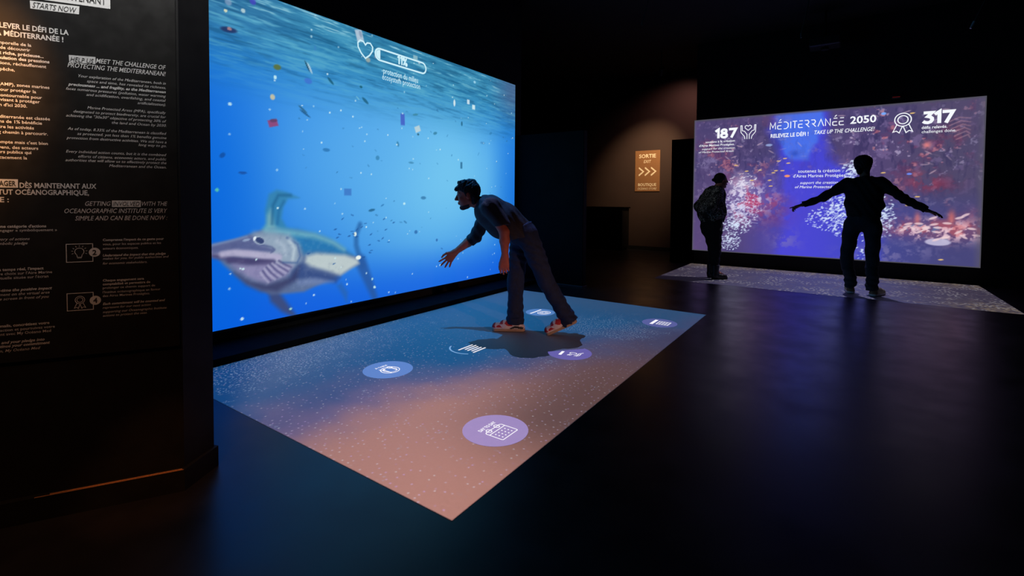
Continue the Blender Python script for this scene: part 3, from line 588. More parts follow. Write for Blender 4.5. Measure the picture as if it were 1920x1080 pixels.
# small fish, litter and bubbles drifting in the water
for (a, rx, ry, c, ang, al) in [
 ((1.818, 2.431), .075, .026, (34, 46, 92), .1, .95), ((1.822, 2.44), .02, .015, (190, 140, 140), 0, .9), ((2.001, 2.705), .03, .03, (70, 70, 190), 0, .9), ((1.816, 2.638), .03, .03, (150, 170, 200), 0, .7),
 ((2.197, 2.236), .04, .028, (96, 112, 50), .2, .95), ((2.178, 2.149), .016, .02, (200, 240, 245), 0, 1), ((2.155, 1.983), .025, .028, (206, 196, 160), 0, 1),
 ((2.157, 1.77), .05, .035, (150, 66, 112), .3, 1), ((2.162, 1.792), .04, .018, (92, 62, 100), .2, .9), ((2.476, 2.18), .045, .03, (64, 108, 208), 0, .8), ((1.926, 2.61), .02, .02, (200, 220, 220), 0, .9),
 ((1.796, 2.568), .014, .014, (230, 230, 190), 0, 1), ((1.82, 1.87), .018, .014, (190, 230, 240), 0, 1), ((2.492, 2.294), .012, .06, (190, 214, 224), .5, .9), ((2.467, 2.307), .010, .06, (24, 60, 80), .5, .8),
 ((2.545, 2.484), .012, .03, (60, 130, 190), 0, .8), ((2.7, 2.226), .05, .016, (22, 84, 112), -.7, .9), ((2.424, 1.925), .06, .012, (44, 96, 128), -.6, .9), ((2.444, 1.892), .07, .011, (30, 84, 130), -.5, .9),
 ((3.036, 2.239), .02, .016, (20, 80, 90), 0, .8), ((3.086, 2.114), .055, .02, (30, 92, 122), -.6, .9), ((2.998, 2.124), .03, .008, (130, 200, 220), -.6, .8), ((3.019, 2.725), .05, .07, (186, 202, 218), .3, 1), ((3.031, 2.744), .02, .04, (120, 140, 170), .3, .7),
 ((3.119, 2.52), .035, .03, (160, 168, 160), 0, .95), ((3.211, 2.574), .015, .02, (150, 150, 170), 0, .9), ((3.755, 2.692), .04, .035, (150, 190, 200), 0, .95), ((3.812, 2.653), .02, .015, (190, 200, 210), 0, .8),
 ((3.571, 2), .036, .075, (70, 96, 196), .05, 1), ((3.789, 1.926), .05, .04, (196, 214, 216), .4, .95), ((3.797, 1.868), .02, .015, (40, 90, 110), 0, .9), ((3.756, 2.079), .05, .014, (60, 130, 150), .2, .8),
 ((4.395, 2.314), .022, .05, (226, 238, 240), 0, 1), ((4.654, 2.371), .03, .035, (214, 232, 240), 0, 1), ((4.759, 2.322), .035, .035, (218, 238, 240), 0, 1), ((4.778, 2.641), .028, .02, (170, 220, 240), 0, .9),
 ((2.652, 1.595), .045, .02, (44, 116, 178), 0, .9), ((1.762, 1.475), .03, .02, (18, 72, 150), .8, .8), ((3.236, 1.567), .03, .028, (40, 110, 150), .5, .6), ((3.504, 1.733), .02, .035, (50, 120, 160), .3, .8), ((4.533, 2.084), .02, .035, (30, 90, 120), 0, .8),
 ((4.066, 1.912), .04, .02, (50, 120, 150), .3, .8), ((3.694, 1.55), .05, .012, (60, 130, 170), 0, .8), ((4.527, 1.574), .025, .05, (40, 100, 140), 0, .8), ((1.91, 1.349), .04, .013, (24, 72, 150), 0, .8), ((3.162, 1.04), .05, .016, (30, 90, 130), .15, .85),
 ((3.88, 1.169), .05, .022, (40, 100, 150), 0, .7), ((2.88, 1.216), .05, .04, (58, 110, 190), 0, .8), ((3.766, 0.7909), .03, .025, (34, 84, 150), 0, .7), ((4.097, 0.6811), .02, .02, (40, 90, 160), 0, .8), ((3.297, 1.088), .03, .01, (40, 110, 170), .5, .7),
 ((5.119, 2.036), .04, .02, (40, 110, 160), .4, .5), ((4.948, 1.891), .06, .02, (60, 120, 170), 0, .5), ((1.721, 1.211), .016, .016, (90, 200, 170), 0, 1), ((1.894, 0.1979), .016, .014, (210, 240, 245), 0, 1),
 ((2.299, 0.2045), .016, .012, (170, 225, 210), 0, 1), ((3.193, 0.2636), .016, .016, (200, 240, 235), 0, 1), ((3.167, 0.3483), .014, .014, (190, 235, 225), 0, 1), ((3.594, 1.104), .02, .016, (200, 240, 245), 0, 1)]:
    p.dot(a, rx*.8, ry*.8, c, al*.9, ang)
for k in range(130):
    a = (rng.uniform(YA, YB), rng.uniform(ZA, ZB)); r = rng.uniform(.005, .0095); p.dot(a, r*1.1, r, (205, 238, 245), rng.uniform(.45, .95))
for k in range(46):
    a = (rng.uniform(2.3, YB), rng.uniform(.8, 2.2)); r = rng.uniform(.006, .014); p.dot(a, r*rng.uniform(1, 2.2), r*.7, (44, 108, 158), rng.uniform(.25, .6), rng.uniform(-1, 1))
for k in range(26):
    a = (3.115, 0.744); p.dot((a[0]+rng.normal(0, .3), a[1]+rng.normal(0, .14)), .018, .006, (30, 82, 150), .7, rng.uniform(-.4, .8))
p.build('underwater_picture', PSCR, 0, SL)
# graphics over the picture
hx, hy2 = (3.087, 2.611)
H2 = [(hx, hy2-.085), (hx-.05, hy2-.045), (hx-.085, hy2+.005), (hx-.088, hy2+.045), (hx-.06, hy2+.075), (hx-.022, hy2+.07), (hx, hy2+.045), (hx+.022, hy2+.07), (hx+.06, hy2+.075), (hx+.088, hy2+.045), (hx+.085, hy2+.005), (hx+.05, hy2-.045)]
flat('heart_outline', ribbon2d(H2, .014, True), PSCR, .001, .001, M['screencyan'], SL)
bl, br = (3.208, 2.589)[0], (3.914, 2.624)[0]; bt, bb = (3.265, 2.665)[1], (3.264, 2.55)[1]
rc = (bt-bb)/2; cyb = (bt+bb)/2
pill = circ(br-rc, cyb, rc, n=14, a0=-90, a1=90)+circ(bl+rc, cyb, rc, n=14, a0=90, a1=270)
flat('progress_bar_outline', ribbon2d(pill, .017, True), PSCR, .001, .001, M['screencyan'], SL)
flat('progress_bar_fill', [circ(bl+rc, cyb, rc*.8, n=14, a0=95, a1=265)+[(bl+rc+.005, cyb-rc*.79), (bl+rc+.005, cyb+rc*.79)]], PSCR, .001, .001, M['screencyan'], SL)
digits('progress_numeral', '11%', (3.497, 2.562)[0], (3.627, 2.592)[0], (3.556, 2.57)[1], .088, PSCR, .001, M['screencyan'], SL, .22)
l1 = (3.309, 2.464); l2 = (3.792, 2.48); m1 = (3.295, 2.402); m2 = (3.824, 2.417)
text_lines('caption', [('protection du milieu', l1[0], l1[1]-.035, .06, 'L', 0.004, 0, w(l1, l2)), ('ecosystem protection', m1[0], m1[1]-.035, .06, 'L', 0.0, 0, w(m1, m2))], PSCR, .0015, M['screencyan'], SL)

# ---- reef screen on the far wall
SR = thing('projection_screen', 'wide purple reef screen with white counters on the far wall', 'screen', (0, 0, 0))
XA, XB, ZC, ZD = -2.312, 1.584, .258, 2.640
mesh('backing', *boxvf(XA-.015, XB+.015, 9.311, 9.345, ZC-.015, ZD+.015, .003), M['screenmargin'], SR)
p = Pic(XA, XB, ZC, ZD, .0078); X, Y = p.X, p.Y
p.C[:] = (84, 70, 116); n1 = fbm(X*1.6, Y*1.6, 20, 4); p.mixin(sm(n1, .4, .7)*.6, (66, 62, 108)); p.mixin(sm(X, .2, 1.2)*.6, (82, 76, 102)); p.mixin(sm(X, -.1, .6)*sm(Y, 1.5, .9)*.6, (66, 68, 130))
p.mixin(sm(X, -1.9, -2.3)*sm(Y, 1.8, .5)*.5, (104, 78, 132))
wob = (fbm(X*3, Y*5, 31, 3)-.5)
lb = [(-1.049, 2.659), (-1.057, 2.279), (-0.8662, 1.593), (-0.8367, 0.9619), (-0.9643, 0.2289), (0.5373, 0.2552), (0.3885, 0.9884), (0.1053, 1.571), (-0.1829, 1.92), (-0.2707, 2.61)]
p.X = X+wob*.18
p.poly([(x, y+(.1 if y > 2 else -.1 if y < .6 else 0)) for x, y in lb], (70, 70, 214), .11, .95)
p.poly([(x, y+(.1 if y > 2 else 0)) for x, y in [(-1, 2.654), (-1.006, 2.158), (-0.778, 1.859), (-0.4731, 1.846), (-0.3456, 2.083), (-0.3441, 2.652)]], (74, 116, 236), .05, .9)
p.X = X
p.mixin(sm(Y, 2.1, 1.3)*np.exp(-((X+.75)/.6)**2)*.6, (78, 72, 214)); p.mixin(sm(Y, 1.6, .9)*np.exp(-((X-.45)/.6)**2)*.5, (66, 76, 164))
p.blob((-0.9842, 2.274), .09, .25, (60, 62, 150), .6)
# texture of corals
hf = fbm(X*9, Y*9, 40, 4, .65); hf2 = fbm(X*14, Y*14, 50, 3, .65); hf3 = fbm(X*22, Y*7, 60, 3, .6)
def zone(c, rx, ry): return np.exp(-(((X-c[0])/rx)**2+((Y-c[1])/ry)**2))
allm = np.clip(zone((-1.69, 1.896), .75, .9)*.8+zone((0.9313, 1.945), 1.0, .75)*.8+zone((0.3581, 2.222), .4, .4), 0, 1)
p.mixin(allm*sm(hf, .55, .68)*.55, (128, 108, 156)); p.mixin(allm*sm(hf2, .66, .78)*.7, (182, 170, 206)); p.mixin(allm*sm(hf3, .46, .3)*.45, (44, 40, 84))
rd = fbm(X*4, Y*4, 70, 4, .6); p.mixin(allm*sm(rd, .56, .70)*.42, (124, 54, 92)); p.mixin(allm*sm(rd*hf2, .37, .45)*.55, (196, 116, 124))
for (c, rx, ry, cc, al) in [((-1.077, 0.9568), .3, .22, (132, 54, 98), .5), ((-1, 1.141), .16, .08, (190, 66, 90), .5), ((1.034, 1.433), .25, .12, (140, 50, 74), .7), ((0.8809, 1.553), .12, .08, (160, 70, 88), .5), ((1.588, 0.9393), .2, .14, (150, 80, 110), .5), ((1.248, 2.157), .16, .14, (140, 62, 84), .5), ((0.715, 0.7941), .13, .1, (200, 70, 74), .8), ((0.9778, 2.005), .05, .05, (230, 130, 130), .9)]:
    p.mixin(zone(c, rx, ry)*al*sm(hf, .3, .6), cc)
reef = np.clip(zone((1.199, 0.7579), .52, .14)*1.5, 0, 1); p.mixin(reef*.6, (136, 84, 116)); p.mixin(reef*sm(hf2, .45, .62), (226, 190, 204)); p.mixin(reef*sm(rd, .52, .66)*.55, (196, 92, 98)); p.mixin(reef*sm(hf, .6, .72)*.7, (92, 120, 170))
lr = np.clip(zone((-1.458, 1.184), .36, .26)*1.4, 0, 1); p.mixin(lr*.45, (150, 126, 190)); p.mixin(lr*sm(hf2, .46, .6)*.9, (228, 218, 240)); p.mixin(lr*sm(rd, .52, .62)*.8, (186, 62, 104))
for (c, rx, ry) in [((0.4047, 0.3277), .4, .12), ((0.7866, 0.4356), .4, .1), ((-0.8269, 0.5105), .2, .15), ((-1.959, 1.907), .3, .3)]: p.mixin(zone(c, rx, ry)*sm(hf, .45, .65)*.5, (140, 130, 176))
p.blob((0.8973, 0.92), .035, .09, (190, 110, 120), .9); p.blob((1.275, 0.946), .04, .10, (190, 104, 108), .9); p.blob((1.134, 0.5835), .14, .05, (196, 190, 220), .9, 0, 1)
for k in range(26):
    c = (1.199, 0.7579); p.dot((c[0]+rng.normal(0, .32), c[1]+rng.normal(0, .09)), .05, .016, (236, 206, 212), .8, rng.uniform(-.6, .6))
def swarm(c, rx, ry, n, s0, s1, colr, pw=1.0):
    for k in range(n):
        a = rng.uniform(0, 6.283); r = rng.rand()**pw; x = c[0]+rx*r*math.cos(a); y = c[1]+ry*r*math.sin(a)
        s = rng.uniform(s0, s1); p.dot((x, y), s*1.15, s*.55, colr, rng.uniform(.35, .9), rng.uniform(-.6, 1.2))
WHT = (216, 232, 255)
p.mixin(zone((-1.507, 1.466), .16, .14)*.7, (206, 198, 226))
swarm((-1.481, 1.466), .24, .19, 120, .01, .02, (226, 220, 240)); swarm((-1.498, 1.042), .34, .26, 300, .008, .018, (206, 208, 240), .8); swarm((-1.597, 0.7554), .26, .2, 190, .009, .02, WHT, .8); swarm((-1.679, 0.4461), .18, .16, 120, .009, .019, WHT, .8)
swarm((0.117, 1.654), .16, .17, 190, .01, .02, WHT, .9); swarm((-0.09269, 1.106), .22, .2, 150, .01, .02, WHT, .8); swarm((-0.2308, 0.8886), .3, .2, 150, .008, .018, WHT, .8); swarm((0.00578, 0.8102), .2, .22, 170, .009, .02, WHT, .8)
swarm((0.4931, 0.9906), .16, .26, 150, .009, .02, WHT, .8); swarm((0.3946, 0.7408), .3, .12, 60, .008, .016, WHT); swarm((0.2426, 0.3998), .14, .2, 30, .008, .016, WHT)
for k in range(9):
    c = (-1.456, 1.09); yy = c[1]+.1-k*.05; p.stroke([(c[0]-.2, yy-.03), (c[0], yy+.02), (c[0]+.22, yy-.01)], .012, .008, (230, 226, 250), .008, .5)
for a in [(-0.9716, 1.686), (-0.7924, 1.806), (-0.8412, 1.888), (-0.8761, 1.683), (-0.8112, 1.591), (-1.065, 1.524), (-1.426, 1.689), (-1.338, 1.529), (-1.011, 1.65), (-1.6, 1.798), (0.7816, 1.117), (0.8889, 1.245), (1.175, 0.3287), (0.4776, 1.611), (0.8019, 2.49), (-0.9352, 1.847), (-1.046, 1.424), (-1.216, 1.702)]:
    p.dot(a, .03, .009, (236, 196, 120), .95, .05)
p.dot((-0.8033, 1.591), .04, .02, (240, 150, 110)); p.dot((-1.086, 2.126), .05, .02, (150, 170, 220), .9); p.blob((-0.7029, 1.962), .06, .05, (50, 80, 190), .8)
p.dot((0.4616, 2.514), .03, .02, (120, 170, 250)); p.dot((0.7881, 1.587), .03, .015, (110, 140, 240))
for k in range(40):
    a = rng.uniform(0, 1); c = (XA+.2+rng.rand()*3.4, 1.6+rng.rand()*.95); p.dot(c, .05, .01, (206, 176, 190), .55*rng.rand(), rng.uniform(-1, 1))
for k in range(6): p.stroke([(1.2+k*.02, 2.32-.05*k), (1.32+.02*k, 2.38-.05*k), (1.44, 2.36-.055*k)], .012, .006, (200, 150, 160), .012, .6)
p.mixin(sm(X, 1.50, 1.58)*.5, (92, 88, 104)); p.mixin(sm(Y, 2.60, 2.635)*.6, (80, 78, 96)); p.mixin(sm(X, -2.27, -2.31)*.5, (96, 88, 116))
p.build('reef_picture', PFAR, 0, SR)
DS = .0015
def RT(s, a, b, cap, bold=0.0, it=0, dz=0.0): return (s, a[0], a[1]+dz, cap, 'L', bold, it, w(a, b))
digits('counter_numeral', '187', (-1.958, 2.303)[0], (-1.61, 2.289)[0], (-1.786, 2.296)[1], .165, PFAR, .001, M['screenwhite'], SR, .24)
digits('counter_numeral', '317', (0.9214, 2.33)[0], (1.256, 2.301)[0], (1.082, 2.316)[1], .178, PFAR, .001, M['screenwhite'], SR, .24)
text_lines('caption', [RT('soutiens à la création', (-2.122, 2.222), (-1.626, 2.215), .036, .012), RT("d'Aires Marines Protégées.", (-2.233, 2.16), (-1.633, 2.149), .036, .012),
  RT('support for the création'.replace('é', 'e'), (-2.185, 2.098), (-1.624, 2.092), .034, 0, 1), RT('of Marine Protected Areas.', (-2.24, 2.042), (-1.64, 2.027), .034, 0, 1)], PFAR, DS, M['screenwhite'], SR)
text_lines('caption', [RT('défis relevés.', (0.9115, 2.244), (1.195, 2.238), .042, .012), RT('challenges done.', (0.9132, 2.182), (1.293, 2.177), .042, 0)], PFAR, DS, M['screenwhite'], SR)
text_lines('caption', [RT('soutenez la création', (-0.6459, 1.641), (-0.07005, 1.643), .052, 0), RT("d'Aires Marines Protégées", (-0.7172, 1.563), (0.001605, 1.573), .052, 0)], PFAR, DS, M['screenwhite'], SR)
text_lines('caption', [RT('support the creation', (-0.615, 1.454), (-0.09406, 1.465), .044, 0, 1), RT('of Marine Protected Areas', (-0.6862, 1.384), (-0.008324, 1.404), .044, 0, 1)], PFAR, DS, M['screenwhite'], SR)
text_lines('subtitle', [RT('RELEVEZ LE DÉFI !', (-1.064, 2.248), (-0.5121, 2.25), .062, .02)], PFAR, DS, M['screenwhite'], SR)
text_lines('subtitle', [RT('TAKE UP THE CHALLENGE!', (-0.4306, 2.262), (0.3573, 2.255), .062, .006, 1)], PFAR, DS, M['screenwhite'], SR)
text_lines('title', [RT('2050', (0.04433, 2.395), (0.3738, 2.384), .112, .02)], PFAR, DS, M['screenwhite'], SR)
# stylised thin title letters
tl = (-1.075, 2.398); tr = (0.003197, 2.382); TW = (tr[0]-tl[0])/10.6; hh = .112; ym = (tl[1]+tr[1])/2-.002
G = {'M': [[(0, 0), (.04, 1), (.4, .25), (.76, 1), (.8, 0)]], 'E': [[(.1, 0), (.6, 0)], [(0, .5), (.55, .5)], [(.1, 1), (.6, 1)], [(0, .5), (.0, .1), (.1, 0)]], 'D': [[(.05, 1), (.4, 1), (.68, .75), (.68, .25), (.4, 0), (.05, 0)]],
     'I': [[(.1, 0), (.1, 1)]], 'T': [[(0, 1), (.65, 1)], [(.33, 1), (.33, 0)]], 'R': [[(0, 1), (.45, 1), (.6, .75), (.45, .45), (.2, .45), (.65, 0)]], 'A': [[(0, 0), (.38, 1), (.76, 0)]], 'N': [[(0, 0), (0, 1), (.62, 0), (.62, 1)]]}
x = tl[0]
for ch, adv, acc in [('M', 1.1, 0), ('E', .85, 1), ('D', .95, 0), ('I', .35, 0), ('T', .85, 0), ('E', .85, 0), ('R', .9, 0), ('R', .95, 0), ('A', 1.0, 0), ('N', .95, 0), ('E', .85, 1), ('E', .85, 0)]:
    q = []
    for s_ in G[ch]: q += ribbon2d([(x+a*TW, ym+b*hh) for a, b in s_], .0125)
    if acc: q += ribbon2d([(x+.25*TW, ym+hh+.025), (x+.5*TW, ym+hh+.05)], .0125)
    flat('title_letter', q, PFAR, .001, .001, M['screenwhite'], SR); x += adv*TW
# ribbon badge pictogram, hands-and-heart pictogram
cx, cy = (0.6934, 2.381); q = ribbon2d(circ(cx, cy+.02, .097), .013, True)+ribbon2d(circ(cx, cy+.02, .06), .013, True)
for sg_ in (-1, 1): q += ribbon2d([(cx+sg_*.07, cy-.05), (cx+sg_*.115, cy-.16), (cx+sg_*.075, cy-.145), (cx+sg_*.04, cy-.175), (cx+sg_*.005, cy-.08)], .012)
flat('ribbon_pictogram', q, PFAR, .001, .001, M['screenwhite'], SR)
cx, cy = (-1.415, 2.397); cy += .025
q = ribbon2d([(cx, cy-.02), (cx-.05, cy+.025), (cx-.05, cy+.055), (cx-.025, cy+.07), (cx, cy+.052), (cx+.025, cy+.07), (cx+.05, cy+.055), (cx+.05, cy+.025)], .011, True)
for s_ in (-1, 1):
    q += ribbon2d([(cx+s_*.018, cy-.17), (cx+s_*.018, cy-.09), (cx+s_*.06, cy-.03), (cx+s_*.095, cy-.02)], .011)+ribbon2d([(cx+s_*.05, cy-.17), (cx+s_*.06, cy-.12), (cx+s_*.115, cy-.05), (cx+s_*.12, cy+.07), (cx+s_*.1, cy+.07), (cx+s_*.095, cy-.02)], .011)
flat('hands_heart_pictogram', q, PFAR, .001, .001, M['screenwhite'], SR)

tag(box('screen_plinth', -3.93, -3.50, 1.0, 5.70, 0, .05, M['plinth'], None, .004), 'long low black plinth along the foot of the blue screen', 'plinth')
# ================================================================ floor pieces under the projections and the projected buttons
tag(box('floor_panel', R1[0]-.004, R1[1]+.004, R1[2]-.004, R1[3]+.004, 0, .0008, M['projzone']), 'large lit floor picture of blue and pink sand below the blue screen', 'floor panel')
tag(box('floor_panel', R2[0]-.004, R2[1]+.004, R2[2]-.004, R2[3]+.004, 0, .0008, M['projzone']), 'grey speckled lit floor picture in front of the reef screen', 'floor panel')
ZF = .0012
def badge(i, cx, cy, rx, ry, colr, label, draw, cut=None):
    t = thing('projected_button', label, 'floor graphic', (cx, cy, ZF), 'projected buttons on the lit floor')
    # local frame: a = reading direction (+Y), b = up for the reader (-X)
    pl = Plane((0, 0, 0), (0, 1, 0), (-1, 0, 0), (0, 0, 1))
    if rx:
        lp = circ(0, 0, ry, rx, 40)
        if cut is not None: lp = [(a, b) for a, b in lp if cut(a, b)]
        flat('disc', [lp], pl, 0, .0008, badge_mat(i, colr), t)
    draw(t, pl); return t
BW = M['badgewhite']
def cal(t, pl, s=1.0, title='DAY TO DAY', bw=.16):
    text_lines('lettering', [(title, 0, .052*s, .026*s, 'C', .03, 0, bw*s)], pl, .0012, BW, t)
    q = ribbon2d([(-.075*s, -.115*s), (.075*s, -.115*s), (.08*s, -.105*s), (.08*s, .01*s), (.07*s, .02*s), (-.07*s, .02*s), (-.08*s, .01*s), (-.08*s, -.105*s)], .006*s, True)+ribbon2d([(-.08*s, -.015*s), (.08*s, -.015*s)], .006*s)
    for k in range(4):
        for j in range(3): q.append(circ((-.05+k*.032)*s, (-.04-j*.026)*s, .0055*s, n=8))
    for sx in (-1, 1): q += ribbon2d(circ(sx*.04*s, .02*s, .016*s, .02*s, n=12), .006*s, True)
    flat('calendar_pictogram', q, pl, .0012, .0004, BW, t)
def b1(t, pl): cal(t, pl, .80)
def b2(t, pl):
    text_lines('lettering', [('À TABLE', 0, .062, .018, 'C', .03, 0, .10)], pl, .0012, BW, t)
    q = ribbon2d(circ(0, -.02, .062), .006, True)+ribbon2d([(-.03, .02), (-.03, -.07)], .009)+ribbon2d([(.03, .02), (.03, -.06)], .008)+ribbon2d(circ(.03, .02, .014, .02, n=12), .007, True)+ribbon2d([(-.044, .04), (-.042, .01), (-.018, .01), (-.016, .04)], .006)+ribbon2d(circ(0, -.02, .045, n=20), .005, True)
    flat('plate_pictogram', q, pl, .0012, .0004, BW, t)
def b3(t, pl):
    flat('arc', ribbon2d(circ(0, 0, .155, a0=112, a1=215, n=18), .012), pl, .0002, .0004, badge_mat(33, (120, 165, 215)), t)
    flat('text_bar', [r_ for k in range(5) for r_ in ribbon2d([((-.10, -.06, -.07, -.06, -.08)[k], .03-k*.032), ((.07, .075, .06, .06, .07)[k], .03-k*.032)], .012)], pl, .0012, .0004, BW, t)
def b4(t, pl):
    flat('text_bar', ribbon2d([(-.085, .04), (.0, .055)], .022), pl, .0012, .0004, BW, t)
    q = ribbon2d(circ(0, -.03, .02, .028, n=12), .006, True)+ribbon2d([(-.05, -.06), (-.02, -.075), (.015, -.07), (.05, -.09)], .007)+ribbon2d([(-.05, -.075), (-.02, -.09), (.02, -.085)], .006)+ribbon2d([(-.06, -.01), (-.035, -.02)], .01)+ribbon2d([(-.06, -.025), (-.035, -.035)], .006)
    flat('hand_pictogram', q, pl, .0012, .0004, BW, t)
def b5(t, pl):
    flat('text_bar', ribbon2d([(-.11, .05), (.10, .05)], .018), pl, .0012, .0004, BW, t)
    flat('globe_pictogram', [r_ for a_, b_ in ((.075, .06), (.05, .04), (.03, .022)) for r_ in ribbon2d(circ(0, -.045, a_, b_, n=22), .007, True)], pl, .0012, .0004, BW, t)
def b6(t, pl):
    flat('text_bar', ribbon2d([(-.085, .055), (.095, .055)], .03), pl, .0012, .0004, BW, t)
    q = ribbon2d([(-.06, -.09), (.06, -.09), (.06, .015), (-.06, .015)], .007, True)+[r_ for k in range(3) for r_ in ribbon2d([(-.055, -.01-k*.025), (.055, -.01-k*.025)], .004)]+[r_ for k in range(3) for r_ in ribbon2d([(-.03+k*.03, .01), (-.03+k*.03, -.085)], .004)]
    flat('grid_pictogram', q, pl, .0012, .0004, BW, t)
badge(1, -1.41, 1.91, .165, .165, (150, 132, 188), 'purple lit disc reading DAY TO DAY with a calendar, nearest the front corner', b1)
badge(2, -2.51, 2.175, .165, .165, (92, 128, 196), 'blue lit disc with a cutlery plate sign, nearest the left screen edge', b2)
badge(3, -2.37, 2.87, 0, 0, (0, 0, 0), 'white bars of lettering with a pale arc and no disc', b3)
badge(4, -1.68, 3.215, .165, .165, (98, 90, 164), 'purple lit disc with its far edge cut off as shade, by the walking man', b4, cut=lambda a, b: (a*.70+b*.72) < .075)  # far side clipped away where the man's shadow falls
badge(5, -2.545, 4.21, .15, .15, (82, 124, 186), 'pale blue lit disc with a ringed globe sign behind the striding man', b5)
badge(6, -1.41, 4.51, .16, .16, (86, 90, 150), 'grey purple lit disc with a grid sign at the far right floor corner', b6)

# ================================================================ ceiling equipment
def projector(loc, label, yaw=0):
    t = thing('ceiling_projector', label, 'projector', loc); t.rotation_euler = (0, 0, yaw)
    box('housing', -.2, .2, -.16, .16, .05, .19, M['grey'], t, .02); m = MB(); m.add(*cyl((0, 0, .05), (0, 0, .012), .05, .055, 20)); ln = m.build('lens_barrel', M['black'], t)
    mesh('lens', *cyl((0, 0, .016), (0, 0, .014), .045, .045, 20), M['lens'], ln)
    mesh('hanging_rod', *cyl((0, 0, .19), (0, 0, 4.05-loc[2]), .018), M['black'], t)
    for k in range(5): box('vent_slat', -.201-.002, -.2+.001, -.12, .12, .075+k*.02, .083+k*.02, M['black'], t)
projector((P1[0], P1[1], P1[2]), 'black projector on a ceiling rod above the large lit floor picture')
projector((P2[0], P2[1], P2[2]), 'black projector on a ceiling rod above the floor at the reef screen')
def hcable(a, b, label, sway=.05, tip=False):
    a, b = Vector(a), Vector(b); pts = []
    for k in range(9): f = k/8; q_ = a.lerp(b, f); pts.append((q_.x+sway*math.sin(f*math.pi), q_.y, q_.z))
    t = thing('hanging_cable', label, 'cable', tuple(a), 'cables hanging from the ceiling')
    v, f = tube([tuple(Vector(q_)-a) for q_ in pts], .006, 8); mesh('cord', v, f, M['cable'], t)
    d_ = Vector(b)-a
    mesh('plug', *cyl(tuple(d_), tuple(d_+Vector((-.025, 0, -.06)) if tip else d_-Vector((0, 0, .05))), .012, .008, 10), M['cabletip' if tip else 'cable'], t)
hcable((-2.1, 6.0, 4.05), (-2.16, 6.0, 3.42), 'leftmost dark cable hanging from the ceiling above the exit passage')
hcable((-.35, 6.0, 4.05), (-.42, 6.0, 2.95), 'dark cable hanging from the ceiling above the reef screen title')
hcable((.75, 6.0, 4.05), (.71, 6.0, 3.1), 'straight dark cable hanging left of the cable with the pale hook')
hcable((1.25, 6.0, 4.05), (.93, 6.0, 2.80), 'dark slanting cable with a pale hook at its end near the ceiling corner', .05, True)
t = thing('small_spotlight', 'small dark lamp with a red glint above the reef screen', 'lamp', (.6, 9.24, 2.74))
box('housing', -.05, .05, -.03, .03, -.02, .03, M['grey'], t, .006); box('lamp_slit', -.045, .045, -.034, -.03, -.008, -.004, M['led'], t); box('bracket', -.01, .01, .03, .105, 0, .02, M['grey'], t)
for (nm, loc, tgt, lab) in [('track_spotlight', (-3.0, 9.4, 3.6), (-3.82, 11.08, 1.95), 'dark ceiling spotlight aimed at the copper exit sign'), ('track_spotlight', (-1.35, .55, 3.0), (-2.25, .62, 1.72), 'dark ceiling spotlight above the printed text panel')]:
    t = thing(nm, lab, 'spotlight', loc); d_ = (Vector(tgt)-Vector(loc)).normalized()
    mesh('lamp_head', *cyl(tuple(-d_*.16), tuple(-d_*.02), .045, .06, 18, True), M['grey'], t); mesh('rod', *cyl((-d_*.1), (-d_.x*.1, -d_.y*.1, 4.05-loc[2]), .012), M['grey'], t)

